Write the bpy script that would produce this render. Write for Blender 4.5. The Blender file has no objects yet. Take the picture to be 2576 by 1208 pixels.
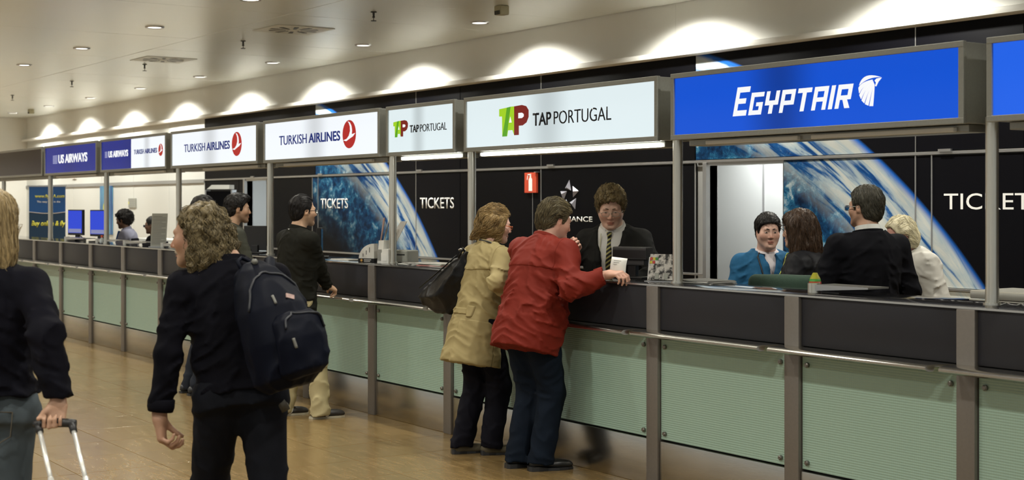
import bpy, bmesh, math, random
import numpy as np
from mathutils import Vector, Matrix

# ------------------------------------------------------------------ camera, world, exposure
sc = bpy.context.scene
random.seed(7)
CAM_YAW = math.radians(55.73)
cd = bpy.data.cameras.new('camera')
cam = bpy.data.objects.new('camera', cd)
sc.collection.objects.link(cam)
cam.location = (0, 0, 1.70)
cam.rotation_euler = (math.radians(90), 0, CAM_YAW)
cd.sensor_width = 36.0
cd.lens = 50.0
cd.shift_y = -0.0349
cd.clip_start = 0.1
cd.clip_end = 200
cd.dof.use_dof = True
cd.dof.focus_distance = 9.0
cd.dof.aperture_fstop = 4.0
sc.camera = cam

world = bpy.data.worlds.new('hall_surroundings')
sc.world = world
world.use_nodes = True
bg = world.node_tree.nodes['Background']
bg.inputs['Color'].default_value = (0.93, 0.98, 0.97, 1)
bg.inputs['Strength'].default_value = 0.52

sc.view_settings.view_transform = 'Standard'
sc.view_settings.look = 'None'
sc.view_settings.exposure = 0.0
sc.view_settings.gamma = 1.0
sc.view_settings.use_curve_mapping = False

DOWN_POWER = 145.0       # hall downlights, seen row and added rows
WASH_POWER = 260.0       # wall washers
LAMP_COL = (1.0, 0.975, 0.88)

# ------------------------------------------------------------------ key dimensions (metres)
D = 5.55          # counter front plane
YW = 9.0          # back wall plane
CEIL = 3.63
XEND = -32.6      # far end wall
COL = sc.collection

# ------------------------------------------------------------------ helpers
def link(o, parent=None):
    COL.objects.link(o)
    if parent is not None:
        o.parent = parent
    return o

def empty(name, loc=(0, 0, 0), rz=0.0):
    o = bpy.data.objects.new(name, None)
    o.empty_display_size = 0.1
    o.location = loc
    o.rotation_euler = (0, 0, rz)
    COL.objects.link(o)
    return o

def tag(o, label=None, cat=None, group=None, kind=None):
    if label: o['label'] = label
    if cat: o['category'] = cat
    if group: o['group'] = group
    if kind: o['kind'] = kind
    return o

def mesh_obj(name, me, mat=None, parent=None, smooth=False):
    o = bpy.data.objects.new(name, me)
    if mat is not None:
        me.materials.append(mat)
    if smooth:
        me.polygons.foreach_set('use_smooth', [True] * len(me.polygons))
    return link(o, parent)

class MB:
    """collects simple solids into one mesh"""
    def __init__(self):
        self.bm = bmesh.new()
    def box(self, x0, x1, y0, y1, z0, z1, bevel=0.0):
        r = bmesh.ops.create_cube(self.bm, size=1.0)
        vs = r['verts']
        for v in vs:
            v.co = Vector((x0 + (v.co.x + .5) * (x1 - x0), y0 + (v.co.y + .5) * (y1 - y0), z0 + (v.co.z + .5) * (z1 - z0)))
        if bevel > 0:
            es = list({e for v in vs for e in v.link_edges})
            bmesh.ops.bevel(self.bm, geom=es, offset=bevel, segments=2, affect='EDGES', profile=0.6)
        return self
    def tube(self, p0, p1, r0, r1=None, seg=16, cap=True):
        r1 = r0 if r1 is None else r1
        p0, p1 = Vector(p0), Vector(p1)
        d = p1 - p0
        q = d.to_track_quat('Z', 'Y').to_matrix().to_4x4()
        M = Matrix.Translation((p0 + p1) / 2) @ q
        bmesh.ops.create_cone(self.bm, cap_ends=cap, cap_tris=False, segments=seg, radius1=r0, radius2=r1, depth=d.length, matrix=M)
        return self
    def path(self, pts, r, seg=8):
        pts = [Vector(p) for p in pts]
        rs = r if isinstance(r, (list, tuple)) else [r] * len(pts)
        rings = []
        up = Vector((0, 0, 1))
        for i, p in enumerate(pts):
            t = (pts[min(i + 1, len(pts) - 1)] - pts[max(i - 1, 0)]).normalized()
            if abs(t.dot(up)) > 0.95: u = t.cross(Vector((1, 0, 0))).normalized()
            else: u = t.cross(up).normalized()
            w = t.cross(u)
            rings.append([self.bm.verts.new(p + (u * math.cos(a) + w * math.sin(a)) * rs[i]) for a in [2 * math.pi * k / seg for k in range(seg)]])
        for a, b in zip(rings[:-1], rings[1:]):
            for k in range(seg):
                self.bm.faces.new((a[k], a[(k + 1) % seg], b[(k + 1) % seg], b[k]))
        self.bm.faces.new(rings[0][::-1]); self.bm.faces.new(rings[-1])
        return self
    def prism(self, pts, y0, y1):
        """polygon in x-z extruded along y (front face at y0, towards -y)"""
        a = [self.bm.verts.new((p[0], y0, p[1])) for p in pts]
        b = [self.bm.verts.new((p[0], y1, p[1])) for p in pts]
        n = len(pts)
        self.bm.faces.new(a); self.bm.faces.new(b[::-1])
        for i in range(n):
            self.bm.faces.new((a[(i + 1) % n], a[i], b[i], b[(i + 1) % n]))
        return self
    def lathe(self, prof, seg=24, c=(0, 0, 0)):
        rings = []
        for r, z in prof:
            rings.append([self.bm.verts.new((c[0] + r * math.cos(2 * math.pi * k / seg), c[1] + r * math.sin(2 * math.pi * k / seg), c[2] + z)) for k in range(seg)])
        for a, b in zip(rings[:-1], rings[1:]):
            for k in range(seg):
                self.bm.faces.new((a[k], a[(k + 1) % seg], b[(k + 1) % seg], b[k]))
        return self
    def mesh(self, name):
        me = bpy.data.meshes.new(name)
        bmesh.ops.recalc_face_normals(self.bm, faces=self.bm.faces)
        self.bm.to_mesh(me); self.bm.free()
        return me
    def build(self, name, mat, parent=None, smooth=False):
        return mesh_obj(name, self.mesh(name), mat, parent, smooth)

def auto_smooth(o, deg=40):
    me = o.data
    me.polygons.foreach_set('use_smooth', [True] * len(me.polygons))
    bm = bmesh.new(); bm.from_mesh(me)
    for e in bm.edges:
        e.smooth = not (len(e.link_faces) == 2 and e.calc_face_angle(0) > math.radians(deg))
    bm.to_mesh(me); bm.free()
    return o

# ------------------------------------------------------------------ materials
def newmat(name):
    m = bpy.data.materials.new(name)
    m.use_nodes = True
    nt = m.node_tree
    return m, nt, nt.nodes['Principled BSDF']

def N(nt, t, **kw):
    n = nt.nodes.new(t)
    for k, v in kw.items():
        if k.startswith('i_'):
            n.inputs[k[2:].replace('_', ' ')].default_value = v
        else:
            setattr(n, k, v)
    return n

def pmat(name, col, rough=0.5, metal=0.0, spec=0.5, noise=0.0, nscale=20.0, bump=0.0, bscale=60.0, emit=None, estr=0.0, stretch=None, coat=0.0, sheen=0.0):
    m, nt, p = newmat(name)
    p.inputs['Base Color'].default_value = (*col, 1)
    p.inputs['Roughness'].default_value = rough
    p.inputs['Metallic'].default_value = metal
    p.inputs['Specular IOR Level'].default_value = spec
    if coat: p.inputs['Coat Weight'].default_value = coat
    if sheen:
        p.inputs['Sheen Weight'].default_value = sheen
    tc = N(nt, 'ShaderNodeTexCoord')
    src = tc.outputs['Object']
    if stretch:
        mp = N(nt, 'ShaderNodeMapping'); mp.inputs['Scale'].default_value = stretch
        nt.links.new(src, mp.inputs['Vector']); src = mp.outputs['Vector']
    if noise > 0:
        nz = N(nt, 'ShaderNodeTexNoise', i_Scale=nscale, i_Detail=4.0)
        nt.links.new(src, nz.inputs['Vector'])
        mx = N(nt, 'ShaderNodeMix', data_type='RGBA')
        mx.inputs[6].default_value = (*[max(0, c * (1 - noise)) for c in col], 1)
        mx.inputs[7].default_value = (*[min(1, c * (1 + noise)) for c in col], 1)
        nt.links.new(nz.outputs['Fac'], mx.inputs[0])
        nt.links.new(mx.outputs[2], p.inputs['Base Color'])
    if bump > 0:
        nb = N(nt, 'ShaderNodeTexNoise', i_Scale=bscale, i_Detail=3.0)
        nt.links.new(src, nb.inputs['Vector'])
        b = N(nt, 'ShaderNodeBump', i_Strength=bump, i_Distance=0.01)
        nt.links.new(nb.outputs['Fac'], b.inputs['Height'])
        nt.links.new(b.outputs['Normal'], p.inputs['Normal'])
    if emit:
        p.inputs['Emission Color'].default_value = (*emit, 1)
        p.inputs['Emission Strength'].default_value = estr
    return m

M = {}
M['white_paint'] = pmat('white_paint', (0.85, 0.845, 0.80), 0.6, noise=0.03, nscale=3)
M['white_panel'] = pmat('white_panel', (0.68, 0.69, 0.66), 0.45)
M['seam'] = pmat('seam_grey', (0.30, 0.30, 0.29), 0.6)
M['black_panel'] = pmat('black_panel', (0.0028, 0.0028, 0.0038), 0.45, noise=0.2, nscale=40, spec=0.09)
M['dark_metal'] = pmat('dark_metal', (0.05, 0.05, 0.05), 0.4, 0.6)
M['alu'] = pmat('aluminium', (0.55, 0.55, 0.55), 0.33, 0.9, noise=0.08, nscale=8)
M['sign_frame'] = pmat('sign_frame_metal', (0.33, 0.335, 0.305), 0.40, 0.55, noise=0.10, nscale=90)
M['steel'] = pmat('brushed_steel', (0.70, 0.68, 0.60), 0.28, 0.7, noise=0.10, nscale=30, stretch=(12, 12, 0.6))
M['kick_steel'] = pmat('kick_plate_steel', (0.50, 0.48, 0.43), 0.24, 1.0, noise=0.15, nscale=3, bump=0.03, bscale=25, stretch=(1, 1, 6))
M['post_metal'] = pmat('post_metal', (0.215, 0.195, 0.175), 0.42, 0.55, noise=0.08, nscale=60)
M['fascia'] = pmat('fascia_dark', (0.020, 0.020, 0.025), 0.45, noise=0.35, nscale=260, spec=0.3)
M['counter_top'] = pmat('countertop_dark_glass', (0.02, 0.02, 0.022), 0.08, spec=0.6)
M['stud_steel'] = pmat('stud_steel', (0.22, 0.21, 0.19), 0.35, 0.9)
M['rail_steel'] = pmat('rail_steel', (0.46, 0.44, 0.39), 0.20, 1.0, noise=0.06, nscale=20)
M['edge_strip'] = pmat('edge_strip', (0.62, 0.62, 0.60), 0.22, 0.9)
M['black_plastic'] = pmat('black_plastic', (0.018, 0.018, 0.019), 0.4)
M['dark_grey_plastic'] = pmat('dark_grey_plastic', (0.06, 0.06, 0.062), 0.45)
M['paper'] = pmat('paper_white', (0.82, 0.82, 0.78), 0.7)
M['red'] = pmat('sign_red', (0.58, 0.07, 0.03), 0.45)
M['white_ink'] = pmat('white_lettering', (0.88, 0.88, 0.86), 0.5)
M['grey_box'] = pmat('grey_plastic', (0.34, 0.35, 0.31), 0.5)
M['lamp_off'] = pmat('lamp_opal_off', (0.75, 0.76, 0.74), 0.3)

def emat(name, col, s, dark=None):
    m, nt, p = newmat(name)
    p.inputs['Base Color'].default_value = (*[c * 0.12 for c in col], 1)
    p.inputs['Specular IOR Level'].default_value = 0.25
    p.inputs['Roughness'].default_value = 0.12
    p.inputs['Emission Color'].default_value = (*col, 1)
    p.inputs['Emission Strength'].default_value = s
    if dark:
        # weaker spot between tubes that are not built, painted into the emission
        tc = N(nt, 'ShaderNodeTexCoord')
        sx = N(nt, 'ShaderNodeSeparateXYZ'); nt.links.new(tc.outputs['Generated'], sx.inputs[0])
        a = N(nt, 'ShaderNodeMath', operation='SUBTRACT'); nt.links.new(sx.outputs['X'], a.inputs[0]); a.inputs[1].default_value = dark[0]
        b = N(nt, 'ShaderNodeMath', operation='ABSOLUTE'); nt.links.new(a.outputs[0], b.inputs[0])
        mr = N(nt, 'ShaderNodeMapRange', interpolation_type='SMOOTHSTEP'); nt.links.new(b.outputs[0], mr.inputs['Value'])
        mr.inputs['From Min'].default_value = 0.0; mr.inputs['From Max'].default_value = dark[1]
        mr.inputs['To Min'].default_value = s * dark[2]; mr.inputs['To Max'].default_value = s
        nt.links.new(mr.outputs['Result'], p.inputs['Emission Strength'])
    return m

M['sign_white'] = emat('lightbox_white', (0.90, 0.95, 1.0), 0.97, (0.47, 0.14, 0.72))
M['sign_white_cool'] = emat('lightbox_cool_white', (0.76, 0.87, 0.90), 0.95, (0.47, 0.14, 0.70))
M['sign_blue'] = emat('lightbox_blue', (0.004, 0.085, 0.66), 0.95, (0.42, 0.16, 0.50))
M['sign_blue_next'] = emat('lightbox_bright_blue', (0.015, 0.12, 0.78), 1.0)
M['sign_navy'] = emat('lightbox_navy', (0.006, 0.022, 0.26), 0.85, (0.5, 0.2, 0.85))
M['sign_unlit'] = pmat('lightbox_unlit', (0.012, 0.009, 0.030), 0.10, spec=0.3)
M['tube_lit'] = emat('fluorescent_lit', (1.0, 1.0, 0.92), 9.0)
M['ink_navy'] = emat('ink_navy', (0.004, 0.025, 0.22), 0.7)
M['ink_black'] = emat('ink_black', (0.004, 0.006, 0.010), 0.5)
M['ink_red'] = emat('ink_red', (0.55, 0.035, 0.03), 0.75)
M['ink_dark_red'] = emat('ink_dark_red', (0.24, 0.022, 0.015), 0.75)
M['ink_lime'] = emat('ink_lime', (0.42, 0.75, 0.02), 0.8)
M['ink_green'] = emat('ink_green', (0.12, 0.42, 0.02), 0.8)
M['ink_white'] = emat('ink_white', (0.97, 0.98, 1.0), 0.92)
M['ink_lilac'] = emat('ink_lilac', (0.42, 0.45, 0.75), 0.7)

def floor_mat():
    m, nt, p = newmat('polished_stone_tile')
    tc = N(nt, 'ShaderNodeTexCoord'); gi = N(nt, 'ShaderNodeNewGeometry')
    oi = N(nt, 'ShaderNodeObjectInfo')
    mp = N(nt, 'ShaderNodeMapping'); mp.inputs['Scale'].default_value = (1.6, 9.0, 1.0)
    mp.inputs['Rotation'].default_value = (0, 0, math.radians(32))
    nt.links.new(gi.outputs['Position'], mp.inputs['Vector'])
    n1 = N(nt, 'ShaderNodeTexNoise', i_Scale=2.6, i_Detail=7.0, i_Roughness=0.62)
    nt.links.new(mp.outputs['Vector'], n1.inputs['Vector'])
    n2 = N(nt, 'ShaderNodeTexNoise', i_Scale=55.0, i_Detail=3.0)
    nt.links.new(gi.outputs['Position'], n2.inputs['Vector'])
    cr = N(nt, 'ShaderNodeValToRGB')
    cr.color_ramp.elements[0].position = 0.30; cr.color_ramp.elements[0].color = (0.215, 0.138, 0.052, 1)
    cr.color_ramp.elements[1].position = 0.72; cr.color_ramp.elements[1].color = (0.315, 0.213, 0.092, 1)
    nt.links.new(n1.outputs['Fac'], cr.inputs['Fac'])
    hv = N(nt, 'ShaderNodeHueSaturation')
    mr = N(nt, 'ShaderNodeMapRange'); nt.links.new(oi.outputs['Random'], mr.inputs['Value'])
    mr.inputs['To Min'].default_value = 0.92; mr.inputs['To Max'].default_value = 1.08
    nt.links.new(mr.outputs['Result'], hv.inputs['Value'])
    nt.links.new(cr.outputs['Color'], hv.inputs['Color'])
    mx = N(nt, 'ShaderNodeMix', data_type='RGBA', blend_type='MULTIPLY'); mx.inputs[0].default_value = 0.35
    nt.links.new(hv.outputs['Color'], mx.inputs[6]); nt.links.new(n2.outputs['Fac'], mx.inputs[7])
    nt.links.new(mx.outputs[2], p.inputs['Base Color'])
    p.inputs['Roughness'].default_value = 0.20
    r = N(nt, 'ShaderNodeMapRange'); nt.links.new(n1.outputs['Fac'], r.inputs['Value'])
    r.inputs['To Min'].default_value = 0.14; r.inputs['To Max'].default_value = 0.30
    nt.links.new(r.outputs['Result'], p.inputs['Roughness'])
    p.inputs['Specular IOR Level'].default_value = 0.5
    return m
M['tile'] = floor_mat()
M['joint'] = pmat('floor_joint', (0.03, 0.022, 0.012), 0.8)

def ceiling_mat():
    m, nt, p = newmat('lacquered_metal_ceiling')
    gi = N(nt, 'ShaderNodeNewGeometry')
    mp = N(nt, 'ShaderNodeMapping'); mp.inputs['Scale'].default_value = (1.1, 0.35, 1.0)
    nt.links.new(gi.outputs['Position'], mp.inputs['Vector'])
    n1 = N(nt, 'ShaderNodeTexNoise', i_Scale=1.5, i_Detail=3.0)
    nt.links.new(mp.outputs['Vector'], n1.inputs['Vector'])
    b = N(nt, 'ShaderNodeBump', i_Strength=0.30, i_Distance=0.02)
    nt.links.new(n1.outputs['Fac'], b.inputs['Height'])
    nt.links.new(b.outputs['Normal'], p.inputs['Normal'])
    p.inputs['Base Color'].default_value = (0.86, 0.89, 0.86, 1)
    p.inputs['Roughness'].default_value = 0.30
    p.inputs['Metallic'].default_value = 0.30
    return m
M['ceiling'] = ceiling_mat()

def glass_mat():
    m, nt, p = newmat('ribbed_green_glass')
    tc = N(nt, 'ShaderNodeTexCoord')
    w = N(nt, 'ShaderNodeTexWave', wave_type='BANDS', bands_direction='Z', i_Scale=24.0, i_Distortion=0.0)
    w2 = N(nt, 'ShaderNodeTexWave', wave_type='BANDS', bands_direction='X', i_Scale=24.0)
    nt.links.new(tc.outputs['Object'], w.inputs['Vector']); nt.links.new(tc.outputs['Object'], w2.inputs['Vector'])
    a = N(nt, 'ShaderNodeMath', operation='ADD'); nt.links.new(w.outputs['Fac'], a.inputs[0]); w2m = N(nt, 'ShaderNodeMath', operation='MULTIPLY'); w2m.inputs[1].default_value = 0.4; nt.links.new(w2.outputs['Fac'], w2m.inputs[0]); nt.links.new(w2m.outputs[0], a.inputs[1])
    b = N(nt, 'ShaderNodeBump', i_Strength=0.35, i_Distance=0.004)
    nt.links.new(a.outputs[0], b.inputs['Height']); nt.links.new(b.outputs['Normal'], p.inputs['Normal'])
    p.inputs['Base Color'].default_value = (0.315, 0.45, 0.37, 1)
    p.inputs['Roughness'].default_value = 0.28
    p.inputs['Specular IOR Level'].default_value = 0.55
    return m
M['glass'] = glass_mat()

def earth_mat(name, cx):
    """printed picture of the globe: limb circle centred (cx, -2.74), radius 6.06 in wall metres"""
    m, nt, p = newmat(name)
    gi = N(nt, 'ShaderNodeNewGeometry')
    sx = N(nt, 'ShaderNodeSeparateXYZ'); nt.links.new(gi.outputs['Position'], sx.inputs[0])
    def math_(op, a, b=None):
        n = N(nt, 'ShaderNodeMath', operation=op)
        for i, v in enumerate((a, b)):
            if v is None: continue
            if isinstance(v, (int, float)): n.inputs[i].default_value = v
            else: nt.links.new(v, n.inputs[i])
        return n.outputs[0]
    dx = math_('SUBTRACT', sx.outputs['X'], cx)
    dz = math_('SUBTRACT', sx.outputs['Z'], -2.743)
    r = math_('SQRT', math_('ADD', math_('MULTIPLY', dx, dx), math_('MULTIPLY', dz, dz)))
    ang = math_('ARCTAN2', dz, dx)
    depth = math_('SUBTRACT', 6.06, r)      # metres inside the limb
    # streaks run along the limb
    cb = N(nt, 'ShaderNodeCombineXYZ')
    nt.links.new(math_('MULTIPLY', ang, 2.2), cb.inputs[0]); nt.links.new(math_('MULTIPLY', depth, 3.2), cb.inputs[1])
    st = N(nt, 'ShaderNodeTexNoise', i_Scale=2.4, i_Detail=6.0, i_Roughness=0.6, i_Distortion=0.6); nt.links.new(cb.outputs[0], st.inputs['Vector'])
    cl = N(nt, 'ShaderNodeTexNoise', i_Scale=6.5, i_Detail=9.0, i_Roughness=0.74, i_Distortion=0.35); nt.links.new(gi.outputs['Position'], cl.inputs['Vector'])
    big = N(nt, 'ShaderNodeTexNoise', i_Scale=1.1, i_Detail=3.0); nt.links.new(gi.outputs['Position'], big.inputs['Vector'])
    def ramp(v, *els):
        c = N(nt, 'ShaderNodeValToRGB')
        e = c.color_ramp.elements
        while len(e) < len(els): e.new(0.5)
        for k, (pos, col) in enumerate(els):
            e[k].position = pos; e[k].color = (*col, 1)
        nt.links.new(v, c.inputs['Fac'])
        return c.outputs['Color']
    def mix(f, a, b):
        n = N(nt, 'ShaderNodeMix', data_type='RGBA')
        if isinstance(f, (int, float)): n.inputs[0].default_value = f
        else: nt.links.new(f, n.inputs[0])
        nt.links.new(a, n.inputs[6]); nt.links.new(b, n.inputs[7])
        return n.outputs[2]
    def smooth(v, a, b, lo=0.0, hi=1.0):
        n = N(nt, 'ShaderNodeMapRange', interpolation_type='SMOOTHSTEP'); nt.links.new(v, n.inputs['Value'])
        n.inputs['From Min'].default_value = a; n.inputs['From Max'].default_value = b
        n.inputs['To Min'].default_value = lo; n.inputs['To Max'].default_value = hi
        return n.outputs['Result']
    streak = ramp(st.outputs['Fac'], (0.33, (0.004, 0.03, 0.16)), (0.40, (0.015, 0.10, 0.32)), (0.47, (0.40, 0.50, 0.56)), (0.56, (0.60, 0.62, 0.58)))
    cloud = ramp(cl.outputs['Fac'], (0.36, (0.003, 0.010, 0.035)), (0.49, (0.006, 0.05, 0.14)), (0.57, (0.03, 0.17, 0.30)), (0.68, (0.52, 0.60, 0.62)))
    shade = ramp(big.outputs['Fac'], (0.3, (0.35, 0.35, 0.35)), (0.6, (1, 1, 1)))
    inner = mix(smooth(depth, 0.38, 0.80), streak, cloud)
    tone = N(nt, 'ShaderNodeMix', data_type='RGBA', blend_type='MULTIPLY'); tone.inputs[0].default_value = 0.6
    nt.links.new(inner, tone.inputs[6]); nt.links.new(shade, tone.inputs[7])
    blk = N(nt, 'ShaderNodeRGB'); blk.outputs[0].default_value = (0.0028, 0.0028, 0.0045, 1)
    nightside = mix(smooth(depth, 0.85, 1.75), tone.outputs[2], blk.outputs[0])
    halo = N(nt, 'ShaderNodeRGB'); halo.outputs[0].default_value = (0.01, 0.10, 0.42, 1)
    rim = mix(smooth(depth, 0.0, 0.07), halo.outputs[0], nightside)
    col = mix(smooth(depth, -0.02, 0.012), blk.outputs[0], rim)
    nt.links.new(col, p.inputs['Base Color'])
    p.inputs['Roughness'].default_value = 0.45
    p.inputs['Specular IOR Level'].default_value = 0.1
    return m
M['earth_a'] = earth_mat('globe_print', -11.58)
M['earth_b'] = earth_mat('globe_print_far', -19.55)

# ------------------------------------------------------------------ lettering
def text_mesh(body, bold=0.0, shear=0.0, extrude=0.002, spacing=1.0):
    cu = bpy.data.curves.new('lettering', 'FONT')
    cu.body = body; cu.size = 1.0; cu.offset = bold; cu.shear = shear; cu.space_character = spacing
    cu.resolution_u = 4
    ob = bpy.data.objects.new('lettering', cu); COL.objects.link(ob)
    dg = bpy.context.evaluated_depsgraph_get()
    me = bpy.data.meshes.new_from_object(ob.evaluated_get(dg))
    bpy.data.objects.remove(ob); bpy.data.curves.remove(cu)
    return me

def text(body, x0, x1, z0, z1, y, mat, parent=None, name='lettering', bold=0.0, shear=0.0, spacing=1.0, thick=0.003, vary=None):
    """flat letters fitted to the box x0..x1, z0..z1 on a plane facing -y at depth y"""
    me = text_mesh(body, bold, shear, spacing=spacing)
    n = len(me.vertices)
    co = np.empty(n * 3); me.vertices.foreach_get('co', co); co = co.reshape(-1, 3)
    mn, mx = co.min(0), co.max(0)
    out = np.empty_like(co)
    out[:, 0] = x0 + (co[:, 0] - mn[0]) / (mx[0] - mn[0]) * (x1 - x0)
    out[:, 2] = z0 + (co[:, 1] - mn[1]) / (mx[1] - mn[1]) * (z1 - z0)
    out[:, 1] = y
    bm = bmesh.new(); bm.from_mesh(me)
    for v, c in zip(bm.verts, out): v.co = c
    r = bmesh.ops.extrude_face_region(bm, geom=list(bm.faces))
    for g in r['geom']:
        if isinstance(g, bmesh.types.BMVert): g.co.y -= thick
    bmesh.ops.recalc_face_normals(bm, faces=bm.faces)
    bm.to_mesh(me); bm.free()
    me.name = name
    o = mesh_obj(name, me, mat, parent)
    return o

def flat(polys, y, mat, name, parent=None, thick=0.003):
    mb = MB()
    for p in polys: mb.prism(p, y - thick, y)
    return mb.build(name, mat, parent)

# ================================================================== THE SETTING
# ---- floor: slab plus single tiles where the photograph shows them
TS = 0.562
TX0, TX1, TY0, TY1 = -8.95 - 22 * TS, -8.95 + 9 * TS, 5.589 - 8 * TS, 5.589
bm = bmesh.new()
def quad(x0, x1, y0, y1, z):
    bm.faces.new([bm.verts.new(p) for p in ((x0, y0, z), (x1, y0, z), (x1, y1, z), (x0, y1, z))])
quad(-45, TX0, -14, 14, 0); quad(TX1, 14, -14, 14, 0)
quad(TX0, TX1, -14, TY0, 0); quad(TX0, TX1, TY1, 14, 0)
me = bpy.data.meshes.new('floor'); bm.to_mesh(me); bm.free()
floor = tag(mesh_obj('floor', me, M['tile']), 'polished tan stone floor of the hall', kind='structure')
MB().box(TX0, TX1, TY0, TY1, -0.03, -0.006).build('joint_bed', M['joint'], floor)
tm = MB().box(0.0022, TS - 0.0022, 0.0022, TS - 0.0022, -0.012, 0.0, bevel=0.0012).mesh('floor_tile')
tm.materials.append(M['tile'])
for i in range(31):
    for j in range(8):
        o = bpy.data.objects.new('floor_tile', tm)
        o.location = (TX0 + i * TS, TY0 + j * TS, random.uniform(-0.0004, 0.0))
        link(o, floor)

# ---- ceiling: lacquered metal pans hung edge to edge
ceil = tag(MB().box(XEND, 6, -8, YW + 0.1, CEIL + 0.05, CEIL + 0.15).build('ceiling', M['dark_metal']), 'white lacquered metal pan ceiling', kind='structure')
PW, PL = 1.29, 2.72
cm = MB().box(0.004, PW - 0.004, 0.004, PL - 0.004, 0.0, 0.04, bevel=0.003).mesh('ceiling_panel')
cm.materials.append(M['ceiling'])
for i in range(27):
    for j in range(5):
        o = bpy.data.objects.new('ceiling_panel', cm)
        o.location = (XEND + 0.02 + i * PW, YW - 0.02 - (j + 1) * PL, CEIL + random.uniform(0, 0.0015))
        o.rotation_euler = (math.radians(random.uniform(-.03, .03)), math.radians(random.uniform(-.06, .06)), 0)
        link(o, ceil)

# ---- end wall
wl = tag(MB().box(XEND - 0.1, XEND, -8, YW + 0.1, 0, CEIL + 0.1).build('wall_left', M['white_paint']), 'white end wall far down the hall', kind='structure')
for y in (2.0, 4.4, 6.8):
    MB().box(XEND, XEND + 0.012, y, y + 0.02, 0, CEIL).build('wall_seam', M['seam'], wl)

# ---- back wall: backing slab with two door openings, cladding panels in front
DOOR = (-9.96, -8.985)      # staff door opening
DOORL = (-20.55, -19.78)    # far door opening
wb = MB()
for x0, x1 in ((XEND, DOORL[0]), (DOORL[1], DOOR[0]), (DOOR[1], 6)):
    wb.box(x0, x1, YW + 0.03, YW + 0.12, 0, CEIL + 0.05)
for x0, x1 in (DOORL, DOOR):
    wb.box(x0, x1, YW + 0.03, YW + 0.12, 2.09, CEIL + 0.05)
wall = tag(wb.build('wall_back', M['seam']), 'long back wall behind the counters clad in black and white panels', kind='structure')

BLACK0 = -22.19
def panel(x0, x1, z0, z1, mat, y=YW, name='wall_panel'):
    return MB().box(x0 + 0.006, x1 - 0.006, y, y + 0.03, z0 + 0.004, z1 - 0.004, bevel=0.002).build(name, mat, wall)
# upper white band lit by the washers
for k, (x0, x1) in enumerate(((XEND, -27.2), (-27.2, BLACK0), (BLACK0, -16.5), (-16.5, -10.4), (-10.4, -4.4), (-4.4, 6))):
    MB().box(x0 + .001, x1 - .001, YW - 0.012, YW + 0.03, 3.15, CEIL + 0.045).build('wall_band', M['white_paint'], wall)
# ledge under it
tr = tag(MB().box(XEND, 6, YW - 0.13, YW + 0.03, 3.105, 3.16, bevel=0.02).build('trim_1', M['white_paint']), 'white rounded ledge running under the washed wall band', kind='structure')
auto_smooth(tr)
# black upper row and lower rows
def is_earth(xm):
    if -10.2 < xm < -6.6: return M['earth_a']
    if -18.3 < xm < -14.4: return M['earth_b']
    return M['black_panel']
UP = [BLACK0, -18.13, -15.33, -14.3, -12.64, -10.13, -7.52, -6.52, -3.5, -0.6, 2.4, 6]
for x0, x1 in zip(UP[:-1], UP[1:]):
    panel(x0, x1, 2.115, 3.11, is_earth((x0 + x1) / 2))
LOW = [BLACK0, -20.80, None, -19.62, -18.22, -18.04, -15.33, -14.3, -12.64, -10.47, -10.13, None, -7.52, -7.36, -6.52, -3.5, -0.6, 2.4, 6]
segs = []
for a, b in zip(LOW[:-1], LOW[1:]):
    if a is None or b is None: continue
    segs.append((a, b))
segs += [(DOOR[1], -7.52)]
for x0, x1 in segs:
    mt = is_earth((x0 + x1) / 2)
    panel(x0, x1, 1.05, 2.085, mt); panel(x0, x1, 0.02, 1.03, mt)
for x0, x1 in ((-20.80, DOORL[0] - 0.04), (DOORL[1] + 0.04, -19.62)):
    panel(x0, x1, 0.02, 2.085, M['black_panel'])
# aluminium rails and vertical seam strips
def strip(x0, x1, z0, z1, mat, y0=YW - 0.012, name='rail'):
    return MB().box(x0, x1, y0, YW + 0.002, z0, z1, bevel=0.002).build(name, mat, wall)
for x0, x1 in ((BLACK0, DOORL[0]), (DOORL[0], DOORL[1]), (DOORL[1], -12.64), (-12.64, DOOR[0]), (DOOR[0], DOOR[1]), (DOOR[1], -3.5), (-3.5, 6)):
    strip(x0, x1, 2.088, 2.112, M['alu'])
for x0, x1 in ((BLACK0, DOORL[0] - .06), (DOORL[1] + .06, -12.64), (-12.64, DOOR[0] - .06), (DOOR[1], -3.5), (-3.5, 6)):
    strip(x0, x1, 1.03, 1.05, M['alu'])
for x in (-18.22, -18.04, -15.33, -12.64, -10.13, -7.52, -7.36):
    MB().box(x - 0.006, x + 0.006, YW - 0.006, YW + 0.002, 0.02, 2.088).build('seam_strip', M['alu'], wall)
for x in (-15.33, -12.64, -7.52):
    MB().box(x - 0.004, x + 0.004, YW - 0.005, YW + 0.002, 2.112, 3.105).build('seam_strip', M['alu'], wall)
for x in (-12.80,):
    MB().box(x - 0.004, x + 0.004, YW - 0.005, YW + 0.002, 1.05, 1.83).build('seam_strip', M['alu'], wall)
for x in (-18.0, -15.28, -12.5, -7.28, -20.3):
    MB().box(x, x + 0.12, YW - 0.03, YW - 0.008, 2.108, 2.13).build('rail_clip', M['alu'], wall)
# white stretch at the far end
for x0, x1 in zip([XEND, -31.0, -29.2, -27.4, -25.6, -23.8], [-31.0, -29.2, -27.4, -25.6, -23.8, BLACK0]):
    panel(x0, x1, 0.02, 2.06, M['white_panel']); panel(x0, x1, 2.11, 3.11, M['white_panel'])
MB().box(XEND, BLACK0, YW - 0.02, YW + 0.01, 2.055, 2.112).build('rail', M['seam'], wall)

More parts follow.
